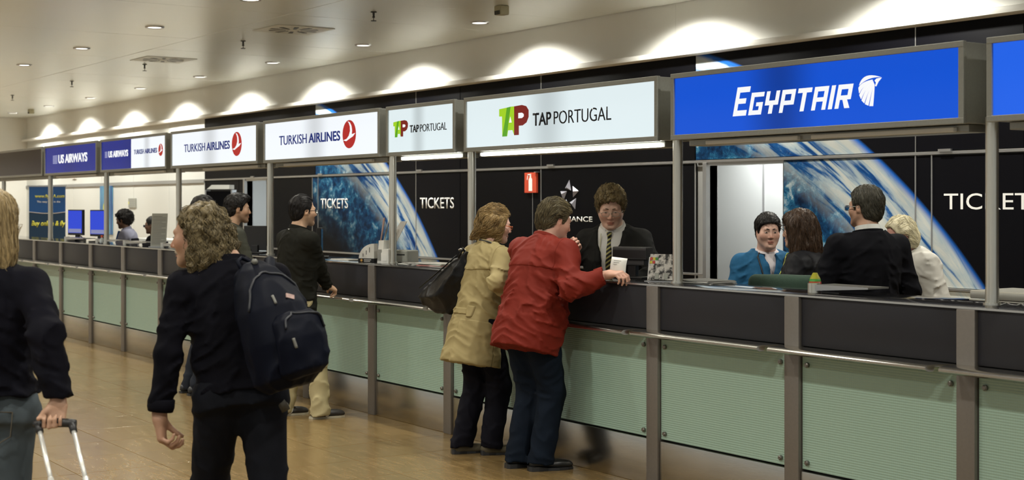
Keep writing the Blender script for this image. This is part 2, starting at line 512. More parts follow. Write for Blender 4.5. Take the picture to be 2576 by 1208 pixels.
# ---- rooms behind the two doors
def back_room(x0, x1, depth, name, power, col):
    r = tag(MB().box(x0 - 2.0, x1 + 0.5, YW + depth, YW + depth + 0.06, 0, 2.6).build(name, M['white_panel']), 'white room seen through the %s door' % ('staff' if x0 > -15 else 'far'), kind='structure')
    MB().box(x0 - 2.06, x0 - 2.0, YW + 0.13, YW + depth, 0, 2.6).build('side_wall', M['white_panel'], r)
    MB().box(x1 + 0.5, x1 + 0.56, YW + 0.13, YW + depth, 0, 2.6).build('side_wall', M['white_panel'], r)
    MB().box(x0 - 2.06, x1 + 0.56, YW + 0.13, YW + depth + .06, 2.6, 2.66).build('room_ceiling', M['white_panel'], r)
    L = bpy.data.lights.new(name + '_lamp', 'AREA'); L.shape = 'RECTANGLE'; L.size = 0.5; L.size_y = 0.5; L.energy = power; L.color = col
    lo = bpy.data.objects.new(name + '_lamp', L); lo.location = ((x0 + x1) / 2 - 0.5, YW + depth * 0.55, 2.56); COL.objects.link(lo)
    return r
r1 = back_room(DOOR[0], DOOR[1], 1.0, 'wall_room_staff', 26, (0.95, 0.98, 1.0))
r2 = back_room(DOORL[0], DOORL[1], 1.6, 'wall_room_far', 34, (0.86, 0.93, 1.0))
MB().box(-10.25, -10.235, YW + 0.985, YW + 1.0, 0, 2.5).build('wall_seam', M['seam'], r1)
def door_frame(name, x0, x1, lab):
    mb = MB()
    mb.box(x0 - 0.05, x0, YW - 0.02, YW + 0.13, 0, 2.09, bevel=0.004); mb.box(x1, x1 + 0.012, YW + 0.0, YW + 0.13, 0, 2.09)
    mb.box(x0 - 0.05, x1, YW + 0.0, YW + 0.13, 2.06, 2.088)
    return tag(mb.build(name, M['alu']), lab, kind='structure')
door_frame('door_1', DOOR[0], DOOR[1], 'aluminium frame of the open staff door beside the globe print')
door_frame('door_2', DOORL[0], DOORL[1], 'aluminium frame of the far open door')

# ---- printed lettering and marks on the wall
text('TICKETS', -7.245, -6.36, 1.66, 1.784, YW - 0.001, M['white_ink'], wall, 'wall_lettering', thick=0.001)
text('TICKETS', -15.235, -14.44, 1.648, 1.782, YW - 0.001, M['white_ink'], wall, 'wall_lettering', bold=0.006, thick=0.001)
text('TICKETS', -17.965, -17.15, 1.641, 1.78, YW - 0.001, M['white_ink'], wall, 'wall_lettering', bold=0.006, thick=0.001)
text('STAR ALLIANCE', -12.72, -11.725, 1.517, 1.571, YW - 0.001, M['white_ink'], wall, 'wall_lettering', bold=0.006, thick=0.001)
# five-pointed emblem of low pyramids
star = tag(empty('star_emblem', (-12.11, YW - 0.002, 1.803)), 'silver star emblem of five small pyramids on the black wall', 'wall emblem')
M['star'] = pmat('star_silver', (0.30, 0.30, 0.35), 0.45, 0.2)
for tip, b1, b2, pk in (((-.015, .157), (-.092, .067), (.017, .042), (-.028, .076)), ((.151, .037), (.043, .091), (.049, -.031), (.088, .033)), ((-.121, -.067), (-.177, .037), (-.056, .036), (-.118, .006)),
                        ((-.073, -.046), (.001, -.139), (-.118, -.158), (-.069, -.123)), ((.088, -.158), (.107, -.037), (-.008, -.083), (.068, -.10))):
    b = bmesh.new()
    V = [b.verts.new((p[0], y, p[1])) for p, y in ((tip, 0), (b1, 0), (b2, 0), (pk, -0.03))]
    for f in ((0, 1, 3), (1, 2, 3), (2, 0, 3), (2, 1, 0)): b.faces.new([V[i] for i in f])
    bmesh.ops.recalc_face_normals(b, faces=b.faces)
    me = bpy.data.meshes.new('pyramid'); b.to_mesh(me); b.free()
    mesh_obj('pyramid', me, M['star'], star)
# fire extinguisher sign, flag mounted
fs = tag(empty('fire_extinguisher_sign', (-12.92, YW - 0.02, 1.826)), 'red sign with a white extinguisher pictogram on the black wall', 'sign')
MB().box(0, 0.222, -0.01, 0.018, 0, 0.222, bevel=0.003).build('plate', M['red'], fs)
MB().box(0.21, 0.25, -0.03, 0.018, 0.222, 0.23).build('bracket', M['alu'], fs)
flat([[(0.085, 0.02), (0.15, 0.02), (0.15, 0.145), (0.135, 0.165), (0.10, 0.165), (0.085, 0.145)], [(0.105, 0.165), (0.13, 0.165), (0.13, 0.195), (0.105, 0.195)],
      [(0.06, 0.19), (0.13, 0.2), (0.13, 0.21), (0.06, 0.205)], [(0.052, 0.14), (0.062, 0.14), (0.072, 0.20), (0.06, 0.205)]], -0.010, M['white_ink'], 'pictogram', fs)

# ================================================================== LIGHT FITTINGS
M['lens'] = emat('downlight_lens', (1.0, 0.97, 0.88), 6.0)
M['lens_dim'] = emat('downlight_reflector', (1.0, 0.97, 0.90), 1.6)
ring_me = MB().lathe([(0.075, 0.004), (0.082, -0.010), (0.098, -0.012), (0.104, 0.0), (0.104, 0.006)], 28).mesh('ring'); ring_me.materials.append(M['alu'])
lens_me = MB().lathe([(0.001, -0.004), (0.05, -0.004), (0.078, -0.002)], 24).mesh('lens'); lens_me.materials.append(M['lens'])
refl_me = MB().lathe([(0.001, 0.0), (0.02, 0.0), (0.05, -0.006), (0.078, -0.008)], 14).mesh('reflector'); refl_me.materials.append(M['lens_dim'])
def spot(name, loc, power, size, blend, aim=None, rad=0.06):
    L = bpy.data.lights.new(name, 'SPOT'); L.energy = power; L.spot_size = math.radians(size); L.spot_blend = blend
    L.color = LAMP_COL; L.shadow_soft_size = rad
    o = bpy.data.objects.new(name, L); o.location = loc
    if aim is not None:
        o.rotation_euler = (Vector(aim) - Vector(loc)).to_track_quat('-Z', 'Y').to_euler()
    COL.objects.link(o)
    return o
def downlight(x, y, lab, lens, grp):
    t = tag(empty('downlight', (x, y, CEIL)), lab, 'ceiling light', grp)
    t.location.z = CEIL - 0.002
    for nm, me in (('ring', ring_me), ('lens', lens)):
        link(bpy.data.objects.new(nm, me), t)
    return t
ORD = ['first', 'second', 'third', 'fourth', 'fifth', 'sixth', 'seventh', 'eighth', 'ninth', 'tenth', 'eleventh', 'twelfth', 'thirteenth', 'fourteenth', 'fifteenth', 'sixteenth', 'seventeenth', 'eighteenth', 'nineteenth', 'twentieth']
for i in range(12):
    x = -4.89 - i * 2.585
    if x > XEND + 0.6:
        downlight(x, 8.2, 'recessed wall washer over the back wall, %s from the right' % ORD[i], refl_me, 'wall washers along the back wall')
        spot('washer_lamp', (x + 0.02, 8.2, CEIL - 0.03), WASH_POWER, 134, 0.5, (x + 0.02, 9.1, 0))
row_lab = {5.5: 'round downlight in the row above the counter front', 2.85: 'round downlight in the added unseen row over the walkway', 0.2: 'round downlight in the row over the hall', -2.5: 'round downlight in the row behind'}
for y, lab in row_lab.items():  # rows nearer than the counter are unseen, added to light the hall
    for i in range(12):
        x = -2.30 - i * 2.535
        if x < XEND + 0.6: continue
        if y >= 5 or y > 2:
            downlight(x, y, lab + ', %s from the right' % ORD[i], lens_me, lab.replace('round downlight', 'downlights'))
        spot('downlight_lamp', (x, y, CEIL - 0.03), DOWN_POWER, 150, 0.6, rad=0.07)

# swirl air diffusers
M['diffuser'] = pmat('diffuser_white', (0.74, 0.75, 0.70), 0.45)
def diffuser(x, y, lab):
    t = tag(empty('air_diffuser', (x, y, CEIL - 0.001)), lab, 'air diffuser')
    MB().box(-0.34, 0.34, -0.34, 0.34, -0.006, 0.0, bevel=0.002).build('plate', M['diffuser'], t)
    for k in range(20):
        a = 2 * math.pi * k / 20
        c, s = math.cos(a), math.sin(a)
        p = [(0.09, -0.016), (0.27, -0.026), (0.27, 0.026), (0.09, 0.016)]
        b = bmesh.new()
        vs = [b.verts.new((u * c - v * s, u * s + v * c, z)) for z in (-0.0062, -0.0095) for u, v in p]
        for f in ((0, 1, 2, 3), (4, 5, 6, 7), (0, 1, 5, 4), (1, 2, 6, 5), (2, 3, 7, 6), (3, 0, 4, 7)): b.faces.new([vs[i] for i in f])
        bmesh.ops.recalc_face_normals(b, faces=b.faces)
        me = bpy.data.meshes.new('vane'); b.to_mesh(me); b.free()
        mesh_obj('vane', me, M['black_plastic'] if k % 2 else M['diffuser'], t)
    MB().lathe([(0.001, -0.016), (0.05, -0.016), (0.06, -0.010), (0.06, -0.004)], 16).build('hub', M['diffuser'], t)
diffuser(-14.34, 6.85, 'square swirl air diffuser nearest in the ceiling')
diffuser(-18.27, 6.83, 'square swirl air diffuser second down the ceiling')
# sprinklers
spr_mb = MB(); spr_mb.lathe([(0.03, 0.0), (0.032, -0.006), (0.012, -0.010), (0.010, -0.045), (0.014, -0.05), (0.014, -0.058), (0.004, -0.062), (0.004, -0.085), (0.028, -0.088), (0.028, -0.094), (0.001, -0.094)], 14)
spr_me = spr_mb.mesh('sprinkler_head'); spr_me.materials.append(M['dark_metal'])
for i, (x, y) in enumerate(((-12.56, 6.88), (-15.66, 6.83), (-19.04, 6.85), (-22.27, 6.84), (-25.75, 6.86))):
    o = link(bpy.data.objects.new('sprinkler_head', spr_me)); o.location = (x, y, CEIL)
    tag(o, 'small dark sprinkler head under the ceiling, %s of the row' % ('nearest', 'second', 'third', 'fourth', 'farthest')[i], 'sprinkler', 'ceiling sprinklers')
M['beige'] = pmat('beige_plastic', (0.40, 0.37, 0.24), 0.5)
for i, (x, y, lab) in enumerate(((-11.48, 7.70, 'beige smoke detector box on the ceiling above the red signless wall'), (-29.4, 8.2, 'small beige detector box on the ceiling near the far corner'))):
    t = tag(empty('smoke_detector', (x, y, CEIL)), ('beige detector box hanging near the top edge above the counters', lab)[i], 'detector')
    MB().box(-0.06, 0.06, -0.05, 0.05, -0.09, 0.0, bevel=0.012).build('housing', M['beige'], t)
    for k in range(5):
        MB().box(-0.045 + k * 0.019, -0.035 + k * 0.019, -0.054, 0.054, -0.088, -0.05).build('grille_bar', M['black_plastic'], t)

# ================================================================== TICKET COUNTERS
PX = [-0.95, -2.07, -3.20, -4.329, -5.458, -6.618, -7.803, -8.972, -10.144, -11.337, -12.53, -13.724, -14.918, -16.107, -17.289, -18.50, -19.70, -20.90, -22.10, -23.3]
stud_me = MB().tube((0, 0, 0), (0, -0.012, 0), 0.014, 0.014, 14).tube((0, -0.012, 0), (0, -0.018, 0), 0.013, 0.009, 14).mesh('stud'); stud_me.materials.append(M['stud_steel'])
def counter(i, xl, xr):
    W = xr - xl
    desc = {3: 'ticket counter bay at the right edge of the picture', 4: 'ticket counter bay under the right end of the blue sign', 5: 'ticket counter bay left of the chair back below the blue sign',
            6: 'ticket counter bay right of the man in red', 7: 'ticket counter bay behind the legs of the couple', 8: 'ticket counter bay left of the woman in the trench coat',
            9: 'ticket counter bay where the man in khakis rests his hand', 10: 'ticket counter bay hidden behind the backpack', 11: 'ticket counter bay behind the curly haired man'}
    lab = desc.get(i, 'grey and green ticket counter bay far down the row, %s from the right edge' % ORD[i - 3] if i > 2 else '%s ticket counter bay beyond the right picture edge' % ORD[2 - i])
    t = tag(empty('ticket_counter', (xl, D, 0)), lab, 'counter', 'ticket counter bays')
    MB().box(-0.052, W - 0.054, 0.05, 0.38, 0.02, 1.195).build('carcass', M['black_plastic'], t)
    hw = 0.053
    auto_smooth(MB().box(-hw, hw, -0.02, 0.06, 0, 1.2055, bevel=0.006).build('post', M['post_metal'], t))
    auto_smooth(MB().box(hw + .003, W - hw - .003, 0.0, 0.05, 0.945, 1.205, bevel=0.003).build('fascia', M['fascia'], t))
    MB().box(hw + .006, W - hw - .006, 0.004, 0.022, 0.288, 0.935, bevel=0.002).build('glass_panel', M['glass'], t)
    for sx in (hw + .045, W - hw - .045):
        for sz in (0.325, 0.845):
            s = link(bpy.data.objects.new('stud', stud_me), t); s.location = (sx, 0.004, sz)
    auto_smooth(MB().box(hw + .003, W - hw - .003, -0.008, 0.05, 0.0, 0.278, bevel=0.008).build('kick_plate', M['kick_steel'], t))
    # leaning shelf: flat plate with a round nose, its right end cut back
    sh = MB()
    prof = [(0.0, 0.0), (-0.10, 0.0), (-0.122, -0.004), (-0.134, -0.014), (-0.134, -0.024), (-0.122, -0.033), (-0.10, -0.034), (-0.092, -0.024), (-0.092, -0.012), (0.0, -0.012)]
    a = [sh.bm.verts.new((hw - 0.10 if k in range(1, 9) else hw - 0.10, y, z)) for k, (y, z) in enumerate(prof)]
    b = [sh.bm.verts.new((W - hw - 0.005 + (y * 0.5), y, z)) for (y, z) in prof]
    n = len(prof)
    for k in range(n): sh.bm.faces.new((a[k], a[(k + 1) % n], b[(k + 1) % n], b[k]))
    sh.bm.faces.new(a[::-1]); sh.bm.faces.new(b)
    s = sh.build('leaning_shelf', M['rail_steel'], t); s.location = (0, -0.021, 0.942); auto_smooth(s, 50)
    return t
for i in range(1, len(PX)):
    counter(i, PX[i], PX[i - 1])
top = tag(auto_smooth(MB().box(-23.3, -0.9, D - 0.012, D + 0.46, 1.206, 1.218, bevel=0.002).build('countertop', M['counter_top'])), 'long dark glass countertop running over all ticket counters', 'countertop')
MB().box(-23.3, -0.9, D - 0.016, D - 0.010, 1.2065, 1.2165).build('edge_strip', M['edge_strip'], top)

# steel tubes that carry the signs
POSTS = [-1.95, -4.33, -6.611, -8.941, -10.137, -12.5, -14.859, -17.267, -19.604, -21.976]
post_lab = ['out of frame on the right', 'at the right edge below the gap between two blue signs', 'between the brochures and the white staff door', 'behind the woman in the trench coat', 'beside the white leaflet stand', 'right of the far bright doorway', 'behind the curly haired man', 'beside the blue wall poster', 'in front of the blue roll-up banner', 'at the far left behind the blond head']
tube_mb = MB().tube((0, 0, 0.0), (0, 0, 0.90), 0.031, seg=24).tube((0, 0, 0.0), (0, 0, 0.012), 0.042, seg=24).tube((0, 0, 0.012), (0, 0, 0.085), 0.0325, seg=24)
tube_me = tube_mb.mesh('support_post'); tube_me.materials.append(M['steel'])
for x, l in zip(POSTS, post_lab):
    o = link(bpy.data.objects.new('support_post', tube_me)); o.location = (x, D + 0.18, 1.217)
    auto_smooth(o) if x == POSTS[0] else None
    tag(o, 'round steel sign post ' + l, 'post', 'steel posts carrying the signs')

# ================================================================== LIGHTBOX SIGNS
SZ0, SH = 2.085, 0.397
def sign(xl, xr, lab, panel_mat, tube=None):
    L = xr - xl
    t = tag(empty('lightbox_sign', (xl, D + 0.05, SZ0)), lab, 'sign', 'lightbox signs over the counters')
    fw = 0.030
    fr = MB()
    fr.box(0, L, -0.006, 0.02, SH - fw, SH, bevel=0.003); fr.box(0, L, -0.006, 0.02, 0, fw, bevel=0.003)
    fr.box(0, fw, -0.0055, 0.02, fw * .9, SH - fw * .9, bevel=0.003); fr.box(L - fw, L, -0.0055, 0.02, fw * .9, SH - fw * .9, bevel=0.003)
    fr.build('frame', M['sign_frame'], t)
    MB().box(0.004, L - 0.004, 0.02, 0.27, 0.004, SH - 0.004, bevel=0.004).build('box', M['sign_frame'], t)
    if panel_mat:
        MB().box(fw, L - fw, 0.006, 0.018, fw, SH - fw).build('sign_panel', panel_mat, t)
    # light trough slung under the box
    MB().box(0.05, L - 0.05, 0.10, 0.24, -0.035, 0.002, bevel=0.004).build('trough', M['sign_frame'], t)
    if tube:
        for (u0, u1, mt) in tube:
            MB().box(0.06 + u0 * (L - .12), 0.06 + u1 * (L - .12), 0.075, 0.145, -0.032, -0.008, bevel=0.006).build('tube_cover', mt, t)
    return t
def roundel(t, cx, cz, r, y=0.0055):
    c = [(cx + r * math.cos(2 * math.pi * k / 40), cz + r * math.sin(2 * math.pi * k / 40)) for k in range(40)]
    d = flat([c], y, M['ink_red'], 'roundel', t, 0.002)
    bird = [(-.92, -.42), (-.35, -.32), (-.02, -.10), (.16, .22), (.14, .55), (-.02, .80), (-.22, .95), (.12, .86), (.38, .58), (.46, .25), (.42, -.02), (.95, .05), (.60, -.18), (.05, -.34), (-.45, -.50)]
    flat([[(cx + u * r * .97, cz + v * r * .97) for u, v in bird]], y - 0.002, M['ink_white'], 'bird_mark', t, 0.0015)
def turkish(t, x0, x1, xs, z0, z1, cx, cz, r):
    text('TURKISH', x0, xs, z0, z1, 0.0055, M['ink_navy'], t, bold=0.004)
    text('AIRLINES', xs + (x1 - x0) * 0.032, x1, z0, z1, 0.0055, M['ink_navy'], t, bold=0.022)
    roundel(t, cx, cz, r)
def tap(t, lx, lz, lw, lh, x0, xm, x1, z0, z1):
    f = lambda P: [(lx + u * lw, lz + v * lh) for u, v in P]
    y = 0.0055
    flat([f([(0, .95), (.27, .98), (.24, .68), (0, .70)]), f([(.10, .70), (.24, .69), (.14, .15), (.11, .01)]), f([(.40, 1.0), (.52, 1.0), (.52, .03), (.46, .20), (.30, .20), (.27, .0), (.33, .5)])], y, M['ink_lime'], 'logo_lime', t)
    flat([f([(.27, .98), (.40, 1.0), (.33, .5), (.265, 0.0), (.11, 0.0), (.20, .5)])], y - .0004, M['ink_green'], 'logo_green', t)
    flat([f([(.52, 1.0), (.78, 1.02), (.92, .97), (1.0, .83), (1.0, .60), (.93, .42), (.80, .33), (.67, .33), (.67, .02), (.52, .02)])], y, M['ink_dark_red'], 'logo_red', t)
    for hole in ([(.67, .76), (.79, .76), (.85, .71), (.85, .63), (.79, .58), (.67, .58)], [(.395, .66), (.35, .46), (.44, .46)]):
        flat([f(hole)], y - .0035, M['ink_white'], 'logo_counter', t, .0015)
    text('TAP', x0, xm, z0, z1, y, M['ink_black'], t, bold=0.018)
    text('PORTUGAL', xm + (x1 - x0) * 0.035, x1, z0, z1, y, M['ink_black'], t, bold=-0.006)
def airways(t, fx0, fx1, x0, x1, z0, z1):
    h = z1 - z0
    flat([[(fx0, z0 + h * (k + .1) / 6), (fx1, z0 + h * (k + .1) / 6), (fx1, z0 + h * (k + .72) / 6), (fx0, z0 + h * (k + .72) / 6)] for k in range(6)], 0.0055, M['ink_lilac'], 'flag_stripes', t)
    text('US AIRWAYS', x0, x1, z0, z1, 0.0055, M['ink_white'], t, bold=0.026, spacing=0.97)

s = sign(-4.26, -2.02, 'bright blue lightbox sign cut by the right picture edge', M['sign_blue_next'], [(0.1, 0.9, M['lamp_off'])])
s = sign(-6.522, -4.391, 'long blue lightbox sign with white slanted lettering and falcon head', M['sign_blue'], [(0.08, 0.45, M['lamp_off']), (0.5, 0.97, M['lamp_off'])])
# slanted letters built from strokes
E_ = {'E': [(0, 0, .26, 1), (0, 0, 1, .19), (0, .81, 1, 1), (0, .42, .82, .60)],
      'G': [(0, 0, .26, 1), (0, .80, 1, 1), (0, 0, 1, .20), (.74, 0, 1, .55), (.5, .38, 1, .55)],
      'Y': [(0, .40, .26, 1), (.74, .40, 1, 1), (0, .38, 1, .58), (.36, 0, .64, .45)],
      'P': [(0, 0, .26, 1), (0, .80, 1, 1), (.74, .35, 1, 1), (0, .33, 1, .52)],
      'T': [(0, .80, 1, 1), (.36, 0, .64, 1)],
      'A': [(0, 0, .26, 1), (.74, 0, 1, 1), (0, .80, 1, 1), (0, .36, 1, .54)],
      'I': [(0, 0, 1, 1)],
      'R': [(0, 0, .26, 1), (0, .80, 1, 1), (.74, .40, 1, 1), (0, .36, 1, .54)]}
def slanted(t, word, x, z, w, h, gap, first=None):
    for ch in word:
        hh, ww = (first if first and ch == 'E' else (h, w))
        if ch == 'I': ww = w * 0.27
        P = []
        for (a, b, c, d) in E_[ch]:
            P.append([(x + u * ww + v * hh * 0.25, z + v * hh) for u, v in ((a, b), (c, b), (c, d), (a, d))])
        if ch == 'R':
            P.append([(x + u * ww + v * hh * 0.25, z + v * hh) for u, v in ((.42, .40), (.72, .40), (1.02, 0), (.68, 0))])
        mb = MB()
        for k, p in enumerate(P): mb.prism(p, 0.0035 - 0.00005 * k, 0.0055)
        mb.build('letter', M['ink_white'], t)
        x += ww + gap
slanted(s, 'EGYPTAIR', 0.532, 0.116, 0.100, 0.124, 0.020, first=(0.162, 0.105))
def bez(p0, p1, p2, n=10):
    return [((1 - t) ** 2 * p0[0] + 2 * t * (1 - t) * p1[0] + t * t * p2[0], (1 - t) ** 2 * p0[1] + 2 * t * (1 - t) * p1[1] + t * t * p2[1]) for t in [k / n for k in range(n + 1)]]
fx, fz, fwid, fh = 1.471, 0.117, 0.152, 0.168
fal = []
fal.append(bez((.02, .66), (.20, 1.10), (1.0, .84)) + bez((1.0, .84), (.45, .92), (.02, .66))[1:-1])
Es = [(-.01, .58), (.03, .36), (.13, .19), (.28, .07), (.47, .0), (.68, -.01)]
for i in range(5):
    e0, e1 = Es[i], (Es[i + 1][0] * .74 + Es[i][0] * .26, Es[i + 1][1] * .74 + Es[i][1] * .26)
    a0 = bez((.60 + .02 * i, .80 - .035 * i), (.10 + .125 * i, .76 - .06 * i), e0)
    a1 = bez((.61 + .02 * i, .775 - .035 * i), (.22 + .115 * i, .68 - .07 * i), e1)
    fal.append(a0 + a1[::-1])
fal.append([(1.0, .83), (.86, .72), (.76, .58), (.72, .60), (.76, .70), (.70, .76), (.78, .82), (.90, .83)])
flat([[(fx + u * fwid, fz + v * fh) for u, v in p] for p in fal], 0.0055, M['ink_white'], 'falcon_mark', s)
s = sign(-8.842, -6.644, 'long white lightbox sign with green and red logo and thin black lettering', M['sign_white_cool'], [(0.02, 0.99, M['tube_lit'])])
tap(s, 0.458, 0.093, 0.361, 0.206, 0.871, 1.085, 1.735, 0.151, 0.239)
s = sign(-10.011, -8.968, 'short white lightbox sign with small green and red logo', M['sign_white_cool'], [(0.05, 0.99, M['tube_lit'])])
tap(s, 0.108, 0.147, 0.227, 0.128, 0.367, 0.505, 0.915, 0.175, 0.233)
s = sign(-12.367, -10.122, 'white lightbox sign with navy lettering and red roundel above the man with glasses', M['sign_white'], [(0.1, 0.9, M['lamp_off'])])
turkish(s, 0.336, 1.545, 0.904, 0.157, 0.243, 1.710, 0.205, 0.119)
s = sign(-14.754, -12.502, 'white lightbox sign with navy lettering and red roundel above the curly haired man', M['sign_white'], [(0.3, 0.95, M['lamp_off'])])
turkish(s, 0.372, 1.58, 0.945, 0.163, 0.247, 1.750, 0.205, 0.118)
s = sign(-17.096, -14.896, 'lightbox sign half navy half white with two small airline logos', M['sign_navy'], [(0.1, 0.9, M['lamp_off'])])
MB().box(1.075, 2.17, 0.0035, 0.0058, 0.031, SH - 0.031).build('white_half', M['sign_white'], s)
airways(s, 0.150, 0.240, 0.278, 0.968, 0.173, 0.250)
text('TURKISH', 1.174, 1.50, 0.186, 0.240, 0.0034, M['ink_navy'], s, bold=0.004); text('AIRLINES', 1.53, 1.914, 0.186, 0.240, 0.0034, M['ink_navy'], s, bold=0.02)
roundel(s, 2.026, 0.213, 0.067, 0.0034)
s = sign(-19.433, -17.246, 'navy lightbox sign with white serif lettering and striped flag', M['sign_navy'], [(0.1, 0.9, M['lamp_off'])])
airways(s, 0.369, 0.563, 0.610, 1.81, 0.150, 0.265)
s = sign(-23.1, -19.544, 'unlit dark lightbox sign at the far left end', M['sign_unlit'], None)

# ================================================================== SCULPTING ENGINE (signed distances -> one smooth mesh)
V3 = lambda *a: np.array(a, float)
def rotm(yaw=0, pitch=0, roll=0):
    """yaw: turn left, pitch: nod down, roll: tilt to own right (degrees); faces +y"""
    y, p, r = map(math.radians, (yaw, pitch, roll))
    Rz = np.array([[math.cos(y), -math.sin(y), 0], [math.sin(y), math.cos(y), 0], [0, 0, 1]])
    Rx = np.array([[1, 0, 0], [0, math.cos(-p), -math.sin(-p)], [0, math.sin(-p), math.cos(-p)]])
    Ry = np.array([[math.cos(r), 0, math.sin(r)], [0, 1, 0], [-math.sin(r), 0, math.cos(r)]])
    return Rz @ Rx @ Ry
class Fr:
    def __init__(s, o=(0, 0, 0), R=None, k=1.0):
        s.o = np.array(o, float); s.R = np.eye(3) if R is None else R; s.k = k
    def p(s, *v):
        v = np.array(v if len(v) > 1 else v[0], float)
        return s.o + s.R @ (v * s.k)
    def inv(s, P):
        return ((P - s.o) @ s.R) / s.k
def smin(a, b, k):
    if k <= 0: return np.minimum(a, b)
    h = np.maximum(k - np.abs(a - b), 0) / k
    return np.minimum(a, b) - h * h * k * 0.25
class Sdf:
    def __init__(s):
        s.ops = []; s.amp = 0.0; s.post = []
    def add(s, fn, c, r, k=0.02, sub=False):
        s.ops.append((fn, np.array(c, float), r, k, sub)); return s
    def cone(s, a, b, ra, rb=None, k=0.02, sub=False):
        a = np.array(a, float); b = np.array(b, float); rb = ra if rb is None else rb
        d = b - a; L2 = max(d @ d, 1e-9)
        def fn(P):
            t = np.clip(((P - a) @ d) / L2, 0, 1)
            q = P - a - t[:, None] * d
            return np.sqrt((q * q).sum(1)) - (ra + (rb - ra) * t)
        return s.add(fn, (a + b) / 2, np.linalg.norm(d) / 2 + max(ra, rb), k, sub)
    def chain(s, pts, rs, k=0.02):
        for i in range(len(pts) - 1): s.cone(pts[i], pts[i + 1], rs[i], rs[i + 1], k)
        return s
    def ell(s, c, r, R=None, k=0.02, sub=False):
        c = np.array(c, float); r = np.array(r, float)
        def fn(P):
            q = P - c
            if R is not None: q = q @ R
            k0 = np.sqrt(((q / r) ** 2).sum(1)); k1 = np.sqrt(((q / (r * r)) ** 2).sum(1)) + 1e-9
            return k0 * (k0 - 1) / k1
        return s.add(fn, c, r.max(), k, sub)
    def box(s, c, h, R=None, rd=0.01, k=0.0, sub=False):
        c = np.array(c, float); h = np.array(h, float) - rd
        def fn(P):
            q = P - c
            if R is not None: q = q @ R
            q = np.abs(q) - h
            return np.sqrt((np.maximum(q, 0) ** 2).sum(1)) + np.minimum(q.max(1), 0) - rd
        return s.add(fn, c, np.linalg.norm(h) + rd, k, sub)
    def loft(s, fr, prof, k=0.02, zlo=None, zhi=None, power=2.0):
        """elliptic sections along a frame's z axis: rows z, rx, ry, cy"""
        prof = np.array(prof, float)
        z0, z1 = prof[0, 0], prof[-1, 0]
        def fn(P):
            q = fr.inv(P)
            z = np.clip(q[:, 2], z0, z1)
            rx = np.interp(z, prof[:, 0], prof[:, 1]); ry = np.interp(z, prof[:, 0], prof[:, 2]); cy = np.interp(z, prof[:, 0], prof[:, 3])
            y = q[:, 1] - cy
            rad = (np.abs(q[:, 0] / rx) ** power + np.abs(y / ry) ** power) ** (1 / power)
            m = np.minimum(rx, ry)
            d = (rad - 1) * m * 0.92
            dz = np.maximum(z0 - q[:, 2], q[:, 2] - z1)
            out = np.where((d > 0) & (dz > 0), np.sqrt(np.maximum(d, 0) ** 2 + np.maximum(dz, 0) ** 2), np.maximum(d, dz))
            return out * fr.k
        c = fr.p(0, 0, (z0 + z1) / 2)
        return s.add(fn, c, fr.k * (abs(z1 - z0) / 2 + max(prof[:, 1].max(), prof[:, 2].max())) + 0.02, k)
    def poly(s, fr, pts, t, rd=.02, k=0.02):
        """outline in the frame's x-z plane with half thickness t, edges rounded"""
        A = np.array(pts, float); Bp = np.roll(A, -1, 0)
        def fn(P):
            q = fr.inv(P); p2 = q[:, [0, 2]]
            d = np.full(len(P), 9.0); sg = np.ones(len(P))
            for a, b in zip(A, Bp):
                e = b - a; w = p2 - a
                tt = np.clip((w @ e) / (e @ e), 0, 1)
                d = np.minimum(d, ((w - tt[:, None] * e) ** 2).sum(1))
                c1 = p2[:, 1] >= a[1]; c2 = p2[:, 1] < b[1]; c3 = e[0] * w[:, 1] > e[1] * w[:, 0]
                sg = np.where((c1 & c2 & c3) | (~c1 & ~c2 & ~c3), -sg, sg)
            d = np.sqrt(d) * sg + rd
            tk = t * np.clip(.35 + .65 * np.clip(-d / .10, 0, 1), 0, 1)
            dy = np.abs(q[:, 1]) - tk + rd
            return np.minimum(np.maximum(d, dy), 0) + np.sqrt(np.maximum(d, 0) ** 2 + np.maximum(dy, 0) ** 2) - rd
        c = fr.p(A[:, 0].mean(), 0, A[:, 1].mean())
        return s.add(fn, c, np.linalg.norm(A - A.mean(0), axis=1).max() + t, k)
    def cut(s, p, n, k=0.0):
        """remove everything on the side the normal points to"""
        p = np.array(p, float); n = np.array(n, float); n = n / np.linalg.norm(n)
        return s.add(lambda P: -((P - p) @ n), p, 9.0, k, True)
    def disp(s, fn, amp):
        s.post.append(fn); s.amp += amp; return s
    def ev(s, P):
        d = np.full(len(P), 9.0)
        for fn, c, r, k, sub in s.ops:
            v = fn(P)
            d = -smin(-d, v, k) if sub else smin(d, v, k)
        for f in s.post: d = d + f(P, d)
        return d
    def grad(s, P, e=0.003):
        g = np.stack([s.ev(P + np.eye(3)[i] * e) - s.ev(P - np.eye(3)[i] * e) for i in range(3)], 1)
        return g / (np.linalg.norm(g, axis=1, keepdims=True) + 1e-9)

_h = np.random.RandomState(3).rand(4096)
def vnoise(P):
    i = np.floor(P).astype(np.int64); f = P - i; f = f * f * (3 - 2 * f)
    out = 0.0
    for dx in (0, 1):
        for dy in (0, 1):
            for dz in (0, 1):
                h = _h[((i[:, 0] + dx) * 73 + (i[:, 1] + dy) * 157 + (i[:, 2] + dz) * 1013) & 4095]
                w = (f[:, 0] if dx else 1 - f[:, 0]) * (f[:, 1] if dy else 1 - f[:, 1]) * (f[:, 2] if dz else 1 - f[:, 2])
                out = out + h * w
    return out

